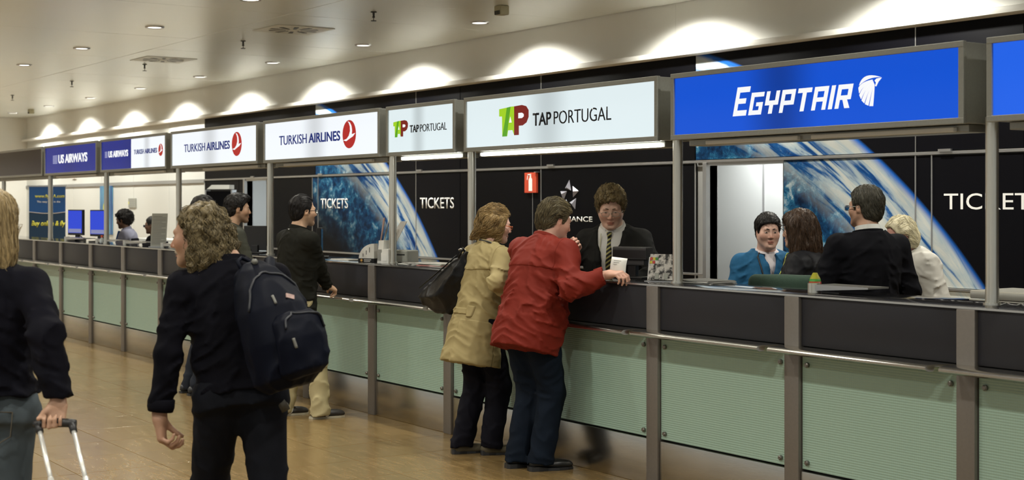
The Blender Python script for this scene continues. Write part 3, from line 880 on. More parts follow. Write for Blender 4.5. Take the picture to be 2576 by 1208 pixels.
def polygonize(sd, lo, hi, res):
    lo = np.array(lo, float); hi = np.array(hi, float); B = 8
    nbk = np.ceil((hi - lo) / (res * B)).astype(int) + 1
    bs = res * B
    gi = np.stack(np.meshgrid(*[np.arange(n) for n in nbk], indexing='ij'), -1).reshape(-1, 3)
    ctr = lo + (gi + 0.5) * bs
    d = np.full(len(ctr), 9.0)
    for fn, c, r, k, sub in sd.ops:
        v = fn(ctr)
        d = -smin(-d, v, k) if sub else smin(d, v, k)
    gi = gi[np.abs(d) < bs * 0.866 * 1.35 + sd.amp + 0.01]
    nb = len(gi)
    if nb == 0: return np.zeros((0, 3)), np.zeros((0, 4), int)
    off = np.stack(np.meshgrid(*[np.arange(B + 1)] * 3, indexing='ij'), -1).reshape(-1, 3)
    ctr = lo + (gi + 0.5) * bs
    P = lo + (gi[:, None, :] * B + off[None]) * res
    Dv = np.full((nb, len(off)), 9.0)
    rb = bs * 0.87 + 0.07
    for fn, c, r, k, sub in sd.ops:
        sel = np.nonzero(((ctr - c) ** 2).sum(1) < (r + rb) ** 2)[0] if r < 5 else np.arange(nb)
        if len(sel) == 0: continue
        v = fn(P[sel].reshape(-1, 3)).reshape(len(sel), -1)
        Dv[sel] = -smin(-Dv[sel], v, k) if sub else smin(Dv[sel], v, k)
    if sd.post:
        near = np.nonzero(np.abs(Dv).min(1) < sd.amp + res * 3)[0]
        Pn = P[near].reshape(-1, 3); dn = Dv[near].reshape(-1)
        m = np.abs(dn) < sd.amp * 2 + res * 4
        q = dn[m]
        for f in sd.post: q = q + f(Pn[m], q)
        dn[m] = q
        Dv[near] = dn.reshape(len(near), -1)
    Vg = Dv.reshape(nb, B + 1, B + 1, B + 1)
    cor = [(0, 0, 0), (1, 0, 0), (0, 1, 0), (1, 1, 0), (0, 0, 1), (1, 0, 1), (0, 1, 1), (1, 1, 1)]
    C = np.stack([Vg[:, a:a + B, b:b + B, c:c + B] for a, b, c in cor], -1)
    ins = (C < 0).sum(-1)
    act = np.nonzero((ins > 0) & (ins < 8))
    cv = C[act]
    cell = gi[act[0]] * B + np.stack(act[1:], 1)
    cc = np.array(cor, float)
    acc = np.zeros((len(cv), 3)); cnt = np.zeros(len(cv))
    for a in range(8):
        for b in range(a + 1, 8):
            if abs(cc[a] - cc[b]).sum() != 1: continue
            va, vb = cv[:, a], cv[:, b]
            x = (va < 0) != (vb < 0)
            t = va[x] / (va[x] - vb[x])
            acc[x] += cc[a] + t[:, None] * (cc[b] - cc[a]); cnt[x] += 1
    vert = lo + (cell + acc / cnt[:, None]) * res
    dims = nbk * B + 2
    key = lambda c: (c[:, 0] * dims[1] + c[:, 1]) * dims[2] + c[:, 2]
    ids = key(cell)
    order = np.argsort(ids); sid = ids[order]
    quads = []
    for ax in range(3):
        b = 1 << ax
        x = (cv[:, 0] < 0) != (cv[:, b] < 0)
        u, w = (ax + 1) % 3, (ax + 2) % 3
        base = cell[x]
        idx = []
        ok = np.ones(len(base), bool)
        for du, dw in ((0, 0), (-1, 0), (-1, -1), (0, -1)):
            q = base.copy(); q[:, u] += du; q[:, w] += dw
            kk = key(q); pos = np.clip(np.searchsorted(sid, kk), 0, len(sid) - 1)
            ok &= (sid[pos] == kk) & (q.min(1) >= 0)
            idx.append(order[pos])
        Q = np.stack(idx, 1)
        flip = cv[x][:, 0] >= 0
        Q[flip] = Q[flip][:, ::-1]
        quads.append(Q[ok])
    return vert, np.concatenate(quads)

def np_mesh(name, vert, quads, mat, parent=None, cols=None, smooth=True):
    me = bpy.data.meshes.new(name)
    nv, nf, k = len(vert), len(quads), quads.shape[1]
    me.vertices.add(nv); me.loops.add(nf * k); me.polygons.add(nf)
    me.vertices.foreach_set('co', np.ascontiguousarray(vert, np.float32).ravel())
    me.loops.foreach_set('vertex_index', np.ascontiguousarray(quads, np.int32).ravel())
    me.polygons.foreach_set('loop_start', np.arange(0, nf * k, k, dtype=np.int32))
    me.polygons.foreach_set('use_smooth', np.ones(nf, bool) if smooth else np.zeros(nf, bool))
    me.update(calc_edges=True); me.validate()
    if cols is not None:
        ca = me.color_attributes.new('Col', 'FLOAT_COLOR', 'POINT')
        c4 = np.ones((nv, 4), np.float32); c4[:, :3] = cols
        ca.data.foreach_set('color', c4.ravel())
    me.materials.append(mat)
    o = bpy.data.objects.new(name, me)
    return link(o, parent)

def bounds(sd, pad=0.02):
    cs = [(c - r - pad, c + r + pad) for fn, c, r, k, sub in sd.ops if not sub and r < 5]
    return np.min([a for a, b in cs], 0), np.max([b for a, b in cs], 0)
def sculpt(name, sd, res, mat, parent=None, colfn=None):
    lo, hi = bounds(sd, 0.02 + sd.amp)
    v, q = polygonize(sd, lo, hi, res)
    return np_mesh(name, v, q, mat, parent, None if colfn is None else colfn(v))

# ------------------------------------------------------------------ cloth and skin materials
def attr_mat(name, rough=0.5, spec=0.4, sss=0.0, bump=0.0, bscale=120):
    m, nt, p = newmat(name)
    a = N(nt, 'ShaderNodeVertexColor', layer_name='Col')
    nt.links.new(a.outputs['Color'], p.inputs['Base Color'])
    p.inputs['Roughness'].default_value = rough; p.inputs['Specular IOR Level'].default_value = spec
    if sss:
        p.inputs['Subsurface Weight'].default_value = sss; p.inputs['Subsurface Radius'].default_value = (0.01, 0.004, 0.002); p.inputs['Subsurface Scale'].default_value = 0.5
    if bump:
        tc = N(nt, 'ShaderNodeTexCoord'); nb = N(nt, 'ShaderNodeTexNoise', i_Scale=bscale, i_Detail=3.0)
        nt.links.new(tc.outputs['Object'], nb.inputs['Vector'])
        b = N(nt, 'ShaderNodeBump', i_Strength=bump, i_Distance=0.004)
        nt.links.new(nb.outputs['Fac'], b.inputs['Height']); nt.links.new(b.outputs['Normal'], p.inputs['Normal'])
    return m
M['skin'] = attr_mat('skin', 0.48, 0.4, 0.0, 0.15, 160)
M['hair'] = attr_mat('hair', 0.50, 0.30)
_cl = {}
def cloth(name, col, rough=0.85, bump=0.25, noise=0.12, scale=14, sheen=0.0, spec=0.2):
    if max(col) < .025: spec = min(spec, .10)
    if name not in _cl:
        _cl[name] = pmat('cloth_' + name, col, rough, spec=spec, noise=noise, nscale=scale, bump=bump * .35, bscale=700, sheen=sheen)
    return _cl[name]
M['eye'] = pmat('eye_white', (0.46, 0.44, 0.41), 0.25)
M['iris'] = pmat('iris_dark', (0.02, 0.013, 0.01), 0.15)
M['mouth_dark'] = pmat('mouth_shadow', (0.06, 0.02, 0.018), 0.7)
M['lens_glass'] = None
def clear_glass():
    m, nt, p = newmat('spectacle_lens')
    p.inputs['Base Color'].default_value = (0.95, 0.97, 0.97, 1); p.inputs['Roughness'].default_value = 0.03
    p.inputs['Transmission Weight'].default_value = 1.0; p.inputs['IOR'].default_value = 1.08
    return m
M['lens_glass'] = clear_glass()

def snap(sd, pts, off=.003, n=6):
    """densify a polyline and lay it onto a sculpted surface"""
    P = np.array(pts, float)
    t = np.linspace(0, len(P) - 1, (len(P) - 1) * 5 + 1)
    Q = np.stack([np.interp(t, np.arange(len(P)), P[:, i]) for i in range(3)], 1)
    for _ in range(n):
        Q = Q - sd.grad(Q) * np.clip(sd.ev(Q) - off, -.05, .05)[:, None]
    return Q
def front(sd, T, x, z, y0=.35):
    """first hit on a garment when looking at the chest from in front (torso coordinates)"""
    ys = np.linspace(y0, 0, 90)
    d = sd.ev(np.array([T.p(x, y, z) for y in ys]))
    i = np.argmax(d < 0)
    return ys[i]
# ------------------------------------------------------------------ people
def ik(a, b, l1, l2, pole):
    a, b, pole = np.array(a, float), np.array(b, float), np.array(pole, float)
    d = b - a; L = np.linalg.norm(d)
    if L > (l1 + l2) * 0.995:
        b = a + d / L * (l1 + l2) * 0.995; d = b - a; L = np.linalg.norm(d)
    u = d / L
    x = (l1 * l1 - l2 * l2 + L * L) / (2 * L)
    h = math.sqrt(max(l1 * l1 - x * x, 0))
    w = pole - u * (pole @ u); w = w / (np.linalg.norm(w) + 1e-9)
    return a + u * x + w * h, b

MALE = [(-.14, .158, .118, -.01), (-.04, .170, .125, -.01), (.06, .160, .118, 0), (.15, .152, .112, .005), (.26, .165, .118, .005), (.37, .180, .122, 0), (.46, .172, .108, -.01), (.52, .125, .085, -.015), (.565, .070, .066, -.012), (.60, .058, .058, -.005)]
FEMALE = [(-.14, .160, .120, -.01), (-.04, .172, .128, -.01), (.06, .148, .112, 0), (.13, .132, .10, .005), (.25, .145, .115, .015), (.36, .155, .118, .005), (.45, .150, .098, -.01), (.51, .11, .078, -.015), (.555, .058, .058, -.012), (.60, .050, .050, -.005)]
def inflate(prof, dx, dy=None, belly=0.0, zlo=None, zhi=None, hem=None):
    dy = dx if dy is None else dy
    out = []
    for z, rx, ry, cy in prof:
        b = belly * math.exp(-((z - .10) / .16) ** 2)
        out.append((z, rx + dx + b * .6, ry + dy + b, cy + b * .6))
    return out

class Person:
    def __init__(s, name_label, cat='person', loc=(0, 0), face=(0, 1), H=1.75, sex='m', lean=0.0, side=0.0, twist=0.0, pelvis=None, z0=0.0,
                 yaw=0, pitch=0, roll=0, hshift=(0, 0, 0), skin=(0.55, 0.33, 0.22), hk=1.0, shoulder=None, group=None):
        s.k = H / 1.75
        s.rz = math.atan2(face[1], face[0]) - math.pi / 2
        s.loc = np.array((loc[0], loc[1], z0), float)
        s.Rw = np.array([[math.cos(s.rz), -math.sin(s.rz), 0], [math.sin(s.rz), math.cos(s.rz), 0], [0, 0, 1]])
        s.label, s.cat, s.group = name_label, cat, group
        s.prof = MALE if sex == 'm' else FEMALE
        s.sex = sex; s.skin = np.array(skin)
        k = s.k
        s.pel = V3(0, 0, 0.93 * k) if pelvis is None else V3(*pelvis)
        s.T = Fr(s.pel, rotm(twist, lean, side), k)
        sw = shoulder or (0.185 if sex == 'm' else 0.158)
        s.S = {+1: s.T.p(sw, -.012, .475), -1: s.T.p(-sw, -.012, .475)}
        s.l1, s.l2 = 0.285 * k, 0.255 * k
        s.head = Fr(s.T.p(*(V3(0, .022, .700) + V3(*hshift))), rotm(yaw, pitch, roll), k * hk * 0.97)
        s.E, s.W, s.hand = {}, {}, {}
        s.arm(+1, s.T.p(.24, .06, -.06), (.3, -1, 0)); s.arm(-1, s.T.p(-.24, .06, -.06), (-.3, -1, 0))
        s.hip = {+1: V3(.088 * k, 0, .90 * k) + (s.pel - V3(0, 0, .93 * k)), -1: V3(-.088 * k, 0, .90 * k) + (s.pel - V3(0, 0, .93 * k))}
        s.K, s.A, s.fd = {}, {}, {}
        s.leg(+1, (.10 * k, 0)); s.leg(-1, (-.10 * k, 0))
    def L(s, w):
        return s.Rw.T @ (np.array(w, float) - s.loc)
    def arm(s, sd, wrist, pole, hand=None):
        s.E[sd], s.W[sd] = ik(s.S[sd], wrist, s.l1, s.l2, pole)
        s.hand[sd] = hand
    def leg(s, sd, foot, fdir=(0, 1), up=0.0, pole=(0, 1, 0)):
        a = V3(foot[0], foot[1], 0.085 * s.k + up)
        s.K[sd], s.A[sd] = ik(s.hip[sd], a, .43 * s.k, .41 * s.k, pole)
        f = V3(fdir[0], fdir[1], 0); s.fd[sd] = f / np.linalg.norm(f)
    # ---- skin
    def head_sdf(s, sd, chin=1.0, nose=1.0, fat=0.0, closed=False):
        h, k = s.head, s.head.k
        R = h.R
        E = lambda c, r, kk=.02, sub=False, R2=None: sd.ell(h.p(*c), np.array(r) * k, R if R2 is None else R @ R2, kk * k, sub)
        Cn = lambda a, b, ra, rb, kk=.015, sub=False: sd.cone(h.p(*a), h.p(*b), ra * k, rb * k, kk * k, sub)
        E((0, -.015, .045), (.076, .097, .086))
        E((0, .028, -.022), (.062 + fat * .5, .068, .088), .03)
        for x in (-1, 1):
            Cn((x * .050, .002, -.040), (x * .018, .070, -.092), .022 + fat, .019 + fat * .5, .03)
            E((x * .040, .062, -.020), (.026 + fat * .4, .024, .026), .03)
        E((0, .074, -.097 * chin), (.023, .019, .017), .022)
        Cn((-.036, .081, .027), (.036, .081, .027), .011, .011, .018)
        for x in (-1, 1): E((x * .032, .101, .007), (.019, .016, .013), .010, True)
        Cn((0, .090, .014), (0, .091 + .014 * nose, -.027), .0080, .0110, .010)
        for x in (-1, 1):
            E((x * .0125, .092 + .005 * nose, -.032), (.0085, .010, .0075), .006)
            E((x * .031, .0755, .005), (.0165, .0150, .0135), .004)
        E((0, .088, -.052), (.016, .008, .010), .010)
        E((0, .0885, -.0590), (.0235, .0115, .0062), .004)
        E((0, .0865, -.0705), (.0205, .0115, .0072), .004)
        E((0, .101, -.084), (.018, .010, .007), .008, True)
        Cn((-.022, .0985, -.0658), (0, .1020, -.0645), .0020, .0026, .003, True)
        Cn((.022, .0985, -.0658), (0, .1020, -.0645), .0020, .0026, .003, True)
        for x in (-1, 1):
            Re = rotm(0, 0, 0) @ rotm(x * -22, 12, 0)
            E((x * .077, -.008, .000), (.009, .021, .033), .006, False, Re)
            E((x * .086, -.004, .004), (.006, .011, .018), .004, True, Re)
            E((x * .074, .006, -.022), (.007, .009, .011), .006)
        # neck
        nb = s.T.p(0, -.018, .535)
        fr = .056 if s.sex == 'm' else .047
        sd.cone(h.p(0, -.022, -.045), nb, (fr + fat) * k, (fr + .006 + fat) * s.k, .03)
    def skin_cols(s, v, hairline=None, haircol=(.05, .04, .03), stubble=0.0, lips=.5, blush=.25):
        q = s.head.inv(v)
        n = len(v)
        c = np.tile(s.skin, (n, 1))
        inh = (q[:, 2] > -.125) & (np.abs(q[:, 0]) < .11) & (np.abs(q[:, 1]) < .14) & (q[:, 2] < .16)
        g = lambda cx, cy, cz, sx, sy, sz: np.exp(-((q[:, 0] - cx) / sx) ** 2 - ((q[:, 1] - cy) / sy) ** 2 - ((q[:, 2] - cz) / sz) ** 2)
        def mixc(m, col):
            nonlocal c
            m = (np.clip(m, 0, 1) * inh)[:, None]
            c = c * (1 - m) + np.array(col) * m
        mixc(blush * (g(.045, .06, -.025, .03, .05, .03) + g(-.045, .06, -.025, .03, .05, .03) + g(0, .115, -.03, .02, .02, .02) + .7 * g(.085, 0, 0, .015, .03, .04) + .7 * g(-.085, 0, 0, .015, .03, .04)), s.skin * np.array((1.1, .72, .62)))
        if stubble:
            m = np.clip((-.028 - q[:, 2]) / .02, 0, 1) * np.clip((q[:, 1] - .0) / .02, 0, 1) * np.clip((q[:, 2] + .125) / .02, 0, 1)
            m2 = np.clip((.005 - q[:, 2]) / .02, 0, 1) * np.exp(-((q[:, 1] - .01) / .018) ** 2) * (np.abs(q[:, 0]) > .05)
            mixc(stubble * np.maximum(m, m2), np.array(haircol) * 1.5 + s.skin * .15)
        mixc(lips * np.exp(-(np.abs(q[:, 0]) / .024) ** 4 - ((q[:, 2] + .064) / .011) ** 4) * (q[:, 1] > .075), s.skin * np.array((.80, .48, .45)))
        mixc(.35 * (g(.031, .09, .006, .015, .03, .008) + g(-.031, .09, .006, .015, .03, .008)), s.skin * .68)
        if hairline is not None:
            mixc(np.clip((q[:, 2] - hairline(q)) / .008, 0, 1), haircol)
        return np.clip(c, 0, 1)
    def hand_sdf(s, sd, side, d, n, curl=(25, 30, 20), thumb=0.5, spread=1.0, k=None, curls=None):
        """d: finger direction, n: palm normal (both person space)"""
        k = s.k * (1.0 if s.sex == 'm' else .9) if k is None else k
        w = s.W[side]
        d = np.array(d, float); d /= np.linalg.norm(d)
        n = np.array(n, float); n = n - d * (n @ d); n /= np.linalg.norm(n)
        t = np.cross(d, n) * side
        at = lambda a, b, c: w + (d * a + t * b + n * c) * k
        sd.cone(at(-.05, 0, 0), at(.01, 0, 0), .026 * k, .025 * k, .02)
        offs = (.031, .010, -.011, -.030); base = (.088, .092, .088, .080)
        ln = ((.042, .026, .020), (.046, .029, .021), (.042, .027, .020), (.033, .020, .018))
        for i in range(4):
            sd.cone(at(.012, offs[i] * .62, 0), at(base[i], offs[i] * spread, 0), .016 * k, .0115 * k, .018)
            p = at(base[i], offs[i] * spread, 0)
            ang = 0
            cl = curls[i] if curls else curl
            for j in range(3):
                ang += math.radians(cl[j])
                v = d * math.cos(ang) + n * math.sin(ang)
                q = p + v * ln[i][j] * k
                sd.cone(p, q, (.0100 - .0010 * j) * k * (1 if i < 3 else .9), (.0092 - .0010 * j) * k * (1 if i < 3 else .9), .003)
                p = q
        b0, b1 = at(.018, .026, .006), at(.046, .045, .012 + .012 * thumb)
        v = d * (.75) + t * (.55 - .5 * thumb) + n * (.30 + .5 * thumb); v /= np.linalg.norm(v)
        b2 = b1 + v * .034 * k; b3 = b2 + (v * .9 + n * .25 * thumb) / 1.05 * .027 * k
        sd.cone(b0, b1, .017 * k, .0125 * k, .014); sd.cone(b1, b2, .0118 * k, .0108 * k, .004); sd.cone(b2, b3, .0105 * k, .0085 * k, .003)
    def body(s, hands=(), res=.0065, head_kw={}, col_kw={}, core=.75):
        sd = Sdf()
        sd.loft(s.T, [(z, rx * core, ry * core, cy) for z, rx, ry, cy in s.prof if z > .1], .03)
        for e in (1, -1):
            a = .034 * s.k
            sd.cone(s.T.p(e * .08, -.01, .49), s.S[e], .04 * s.k, .042 * s.k, .03)
            sd.cone(s.S[e], s.E[e], .040 * s.k, a, .02); sd.cone(s.E[e], s.W[e], a, .024 * s.k, .02)
        for e, kw in hands: s.hand_sdf(sd, e, **kw)
        s.head_sdf(sd, **head_kw)
        v, q = polygonize(sd, *bounds(sd), res)
        o = np_mesh('person', v, q, M['skin'], None, s.skin_cols(v, **col_kw))
        o.location = s.loc; o.rotation_euler = (0, 0, s.rz)
        tag(o, s.label, s.cat, s.group)
        s.o = o; s.bsd = sd
        if res <= .0072: s.mouth()
        return o
    # ---- face pieces
    def eyes(s, down=0.0, look=(0, 0), lid=1.0):
        for x in (-1, 1):
            mb = MB()
            bmesh.ops.create_uvsphere(mb.bm, u_segments=14, v_segments=10, radius=.0118 * s.head.k)
            e = mb.build('eye', M['eye'], s.o, True)
            Mx = Matrix(np.vstack([np.hstack([s.head.R, s.head.p(x * .031, .0825, .0052)[:, None]]), [0, 0, 0, 1]]).tolist())
            e.matrix_local = Mx @ Matrix.Diagonal((1.08, 1.0, .50 * lid, 1))
            mb = MB(); bmesh.ops.create_uvsphere(mb.bm, u_segments=10, v_segments=8, radius=.0068 * s.head.k)
            i = mb.build('iris', M['iris'], e, True)
            i.scale = (1, 1, 1.25); i.location = (look[0] * .005 * s.head.k, .0078 * s.head.k, look[1] * .004 * s.head.k)
    def mouth(s):
        h = s.head
        lipm = pmat('lip_skin', tuple(np.clip(s.skin * np.array((.82, .50, .46)), 0, 1)), .45)
        for z, r in ((-.0605, .0030), (-.0700, .0038)):
            pts = snap(s.bsd, [h.p(-.020, .09, z - .003), h.p(-.007, .10, z + (.001 if z > -.065 else 0)), h.p(.007, .10, z + (.001 if z > -.065 else 0)), h.p(.020, .09, z - .003)], -.0005)
            n = len(pts)
            MB().path(list(pts), [r * h.k * math.sin(math.pi * (.12 + .76 * i / (n - 1))) for i in range(n)], 6).build('lip', lipm, s.o, True)
        pts = snap(s.bsd, [h.p(-.023, .09, -.067), h.p(-.008, .10, -.0650), h.p(.008, .10, -.0650), h.p(.023, .09, -.067)], .0006)
        MB().path(list(pts), .0011 * h.k, 5).build('mouth_line', M['mouth_dark'], s.o, True)
    def brows(s, col, thick=.0034, rise=0.0):
        for x in (-1, 1):
            pts = [s.head.p(x * a, b, c + rise) for a, b, c in ((.012, .0955, .0275), (.024, .0945, .0305), (.036, .087, .0295), (.048, .073, .022))]
            o = MB().path(pts, [thick * s.head.k * r for r in (.8, 1.0, .9, .4)], 6).build('eyebrow', None, s.o, True)
            o.data.materials.append(hairmat(col))
    def glasses(s, col, metal=False, r=(.024, .016), rim=.0016):
        t = MB()
        h = s.head
        for x in (-1, 1):
            ring = [h.p(x * .032 + r[0] * math.copysign(abs(math.cos(a)) ** .7, math.cos(a)), .110, .000 + r[1] * math.copysign(abs(math.sin(a)) ** .7, math.sin(a))) for a in [2 * math.pi * j / 18 for j in range(19)]]
            t.path(ring, rim * h.k, 6)
            t.path([h.p(x * (.032 + r[0]), .110, .006), h.p(x * .074, .085, .006), h.p(x * .080, .02, .010), h.p(x * .082, -.012, .004)], rim * 1.15 * h.k, 6)
        t.path([h.p(-.010, .111, .004), h.p(0, .114, .007), h.p(.010, .111, .004)], rim * h.k, 6)
        g = t.build('glasses', pmat('glasses_frame', col, .3, .8 if metal else 0), s.o, True)
        for x in (-1, 1):
            b = bmesh.new()
            vs = [b.verts.new(h.p(x * .032 + r[0] * .95 * math.copysign(abs(math.cos(a)) ** .7, math.cos(a)), .110, r[1] * .95 * math.copysign(abs(math.sin(a)) ** .7, math.sin(a)))) for a in [2 * math.pi * j / 18 for j in range(18)]]
            b.faces.new(vs)
            me = bpy.data.meshes.new('lens'); b.to_mesh(me); b.free()
            mesh_obj('lens', me, M['lens_glass'], g)
    # ---- hair: a base volume plus single locks combed over it
    def hair(s, hairline, col, thick=.012, extra=None, cuts=None, flow=None, n=420, length=.07, rad=.0017, wave=(0, 0), noise=(.004, 55, (1, 1, 1)), res=.0058, vary=.35, lift=.0012, seed=1, ear_gap=True):
        h, k = s.head, s.head.k
        sd = Sdf()
        t = thick
        sd.ell(h.p(0, -.015, .045), np.array((.076 + t, .097 + t, .086 + t * 1.1)) * k, h.R, 0)
        sd.ell(h.p(0, -.052, -.022), np.array((.062 + t * .8, .052 + t * .8, .07)) * k, h.R, .03 * k)
        def linecut(P):
            q = h.inv(P)
            return (q[:, 2] - hairline(q)) * k * .8
        sd.add(linecut, h.p(0, 0, 0), 9.0, .006 * k, True)
        if extra: extra(sd, h, k)
        if cuts: cuts(sd, h, k)
        if ear_gap:
            for x in (-1, 1): sd.ell(h.p(x * .090, -.004, -.004), np.array((.020, .021, .030)) * k, h.R, .006 * k, True)
        amp, fq, st = noise
        st = np.array(st)
        sd.disp(lambda P, d: -amp * k * ((vnoise(h.inv(P) * fq * st) - .5) * 1.4 + (vnoise(h.inv(P) * fq * 2.3 * st) - .5) * .8), amp * 1.2)
        v, q = polygonize(sd, *bounds(sd, .03), res)
        rs = np.random.RandomState(seed)
        base = np.array(col)
        hv = h.inv(v)
        c = base * (1 - vary * .5 + vary * vnoise(hv * np.array((90, 90, 30)))[:, None])
        V, Q = [v], [np.hstack([q[:, [0, 1, 2]]]), q[:, [0, 2, 3]]]
        Cc = [c]
        if flow and n:
            p = v[rs.randint(0, len(v), n)]
            steps = 7 if wave[0] < 1 else 16
            g0 = sd.grad(p)
            tracks = [p + g0 * lift]
            ph = rs.rand(n) * 6.28
            lens = length * (.5 + rs.rand(n)) * k
            for j in range(steps - 1):
                cur = tracks[-1]
                g = sd.grad(cur)
                hq = h.inv(cur)
                f = flow(hq, g @ h.R) @ h.R.T
                sidev = np.cross(g, f)
                f = f + sidev * (wave[0] * np.sin(ph + j * wave[1]))[:, None]
                f = f - g * (f * g).sum(1, keepdims=True)
                f /= np.linalg.norm(f, axis=1, keepdims=True) + 1e-9
                nx = cur + f * (lens / steps)[:, None]
                dd = sd.ev(nx)
                nx = nx - g * (np.clip(dd, -.01, .02) - lift * (1 + .8 * np.sin(ph * 3 + j * wave[1])))[:, None]
                tracks.append(nx)
            T = np.stack(tracks, 1)
            r = rad * k * (.6 + .8 * rs.rand(n))
            tang = np.gradient(T, axis=1); tang /= np.linalg.norm(tang, axis=2, keepdims=True) + 1e-9
            up = np.array((.3, .2, .9)); u = np.cross(tang, up); u /= np.linalg.norm(u, axis=2, keepdims=True) + 1e-9
            w = np.cross(tang, u)
            prof = np.sin(np.linspace(.35, 3.0, steps)) ** .6
            rings = np.stack([T + (u * math.cos(a) + w * math.sin(a)) * (r[:, None] * prof)[..., None] for a in (0, 2.094, 4.189)], 2)
            off = len(v)
            idx = np.arange(n * steps * 3).reshape(n, steps, 3) + off
            tri = []
            for e in range(3):
                a, b = idx[:, :-1, e].ravel(), idx[:, :-1, (e + 1) % 3].ravel()
                c2, d2 = idx[:, 1:, (e + 1) % 3].ravel(), idx[:, 1:, e].ravel()
                tri += [np.stack([a, b, c2], 1), np.stack([a, c2, d2], 1)]
            V.append(rings.reshape(-1, 3)); Q += tri
            shade = (1 - vary + 2 * vary * rs.rand(n))[:, None, None, None] * np.ones((n, steps, 3, 1))
            Cc.append((base * shade).reshape(-1, 3))
        o = np_mesh('hair', np.concatenate(V), np.concatenate(Q), M['hair'], s.o, np.clip(np.concatenate(Cc), 0, 1))
        return o
    # ---- clothes
    def top(s, name, mat, prof, hem, arms=True, r=(.062, .052, .044), cuff=0.02, neck=.56, collar=None, wrinkle=(.011, 12), res=.008, vee=None, extra=None, shoulder_r=.058, sleeves=(1, -1), hemcut=True, k=.035, power=2.2, sleeve_cut=True):
        sd = Sdf(); kk = s.k
        sd.loft(s.T, prof, 0, power=power)
        for e in sleeves:
            sd.cone(s.T.p(e * .06, -.012, .490), s.S[e] + s.T.R @ V3(-e * .01, 0, -.005), .058 * kk, r[0] * kk * .97, .05)
        if neck is not None: sd.cut(s.T.p(0, 0, neck), s.T.R @ V3(0, .25, 1))
        for e in sleeves:
            sd.cone(s.S[e], s.E[e], r[0] * kk, r[1] * kk, .035)
            d = (s.W[e] - s.E[e]); d = d / np.linalg.norm(d)
            end = s.W[e] - d * cuff
            sl = Sdf()
            c0, c1, ra, rb = s.E[e], end, r[1] * kk, r[2] * kk
            dv = c1 - c0; L = np.linalg.norm(dv)
            def slv(P, c0=c0, dv=dv / L, L=L, ra=ra, rb=rb):
                q = P - c0; t = q @ dv; tc = np.clip(t, 0, L)
                rd = np.sqrt(np.maximum((q * q).sum(1) - t * t, 0))
                a = np.sqrt(np.maximum(((q - tc[:, None] * dv) ** 2).sum(1), 0)) - (ra + (rb - ra) * tc / L)
                flat = np.maximum(rd - rb, t - L)
                return np.where(t > L * .9, np.maximum(rd - (ra + (rb - ra) * np.clip(t / L, 0, 1)), t - L), a)
            sd.add(slv, (c0 + c1) / 2, L / 2 + max(ra, rb), .02)
        if extra: extra(sd, s)
        if vee: # open front: half width at top, bottom z, top z
            w, zb, zt = vee[:3]; T = s.T
            def vf(P):
                q = T.inv(P)
                half = np.clip((q[:, 2] - zb) / (zt - zb), -.5, 1.2) * w
                return np.maximum(np.abs(q[:, 0] - (vee[3] if len(vee) > 3 else 0)) - half, -(q[:, 1] - .03)) * T.k * .8
            sd.add(vf, T.p(0, .1, (zb + zt) / 2), .5, .004, True)
        amp, fq = wrinkle
        if amp:
            T = s.T
            def wr(P, d):
                q = T.inv(P)
                w3 = np.stack([q[:, 0] * fq * .7, q[:, 1] * fq * .7, (q[:, 2] + np.abs(q[:, 0]) * .45) * fq * 1.5], 1)
                n = vnoise(w3 + vnoise(q * fq * .6)[:, None] * 1.6)
                n2 = vnoise(w3 * 2.1 + 7.3)
                rid = (1 - np.abs(2 * n - 1)) * .75 + (1 - np.abs(2 * n2 - 1)) * .35
                nearE = 0.75
                for e in sleeves: nearE = nearE + .9 * np.exp(-((P - s.E[e]) ** 2).sum(1) / .018)
                nearE = nearE + .5 * np.exp(-((q[:, 2] - .1) / .12) ** 2)
                return -amp * (rid ** 3 - .25) * np.clip(nearE, 0, 1.4)
            sd.disp(wr, amp * 1.5)
        o = sculpt(name, sd, res, mat, s.o)
        s.topsd = sd
        return o
    def collar(s, mat, h=.05, r=(.072, .074), y=-.012, z=.535, tilt=12, open_=60, thick=.006, name='collar', lap=0.0, flare=1.0):
        """band standing round the neck, open_ degrees free in front; lap folds its tips down"""
        mb = MB(); n = 26; kk = s.T
        rows = []
        R = rotm(0, tilt, 0)
        for i in range(n + 1):
            a = math.radians(90 + open_ / 2 + (360 - open_) * i / n)
            f = abs(i / n - .5) * 2
            col = []
            prof = [(1.0, 0.0), (1.02 * flare, h), (1.02 * flare + thick / r[0] * .7, h + .001), (1.0 + thick / r[0] + lap * .25 * f, h * (.25 - .9 * f * lap) if lap else 0.0)]
            for rr, zz in prof:
                v = R @ V3(r[0] * rr * math.cos(a), r[1] * rr * math.sin(a), zz)
                col.append(mb.bm.verts.new(kk.p(v[0], v[1] + y, v[2] + z)))
            rows.append(col)
        m = len(rows[0])
        for a, b in zip(rows[:-1], rows[1:]):
            for j in range(m): mb.bm.faces.new((a[j], a[(j + 1) % m], b[(j + 1) % m], b[j]))
        mb.bm.faces.new(rows[0]); mb.bm.faces.new(rows[-1][::-1])
        return auto_smooth(mb.build(name, mat, s.o), 60)
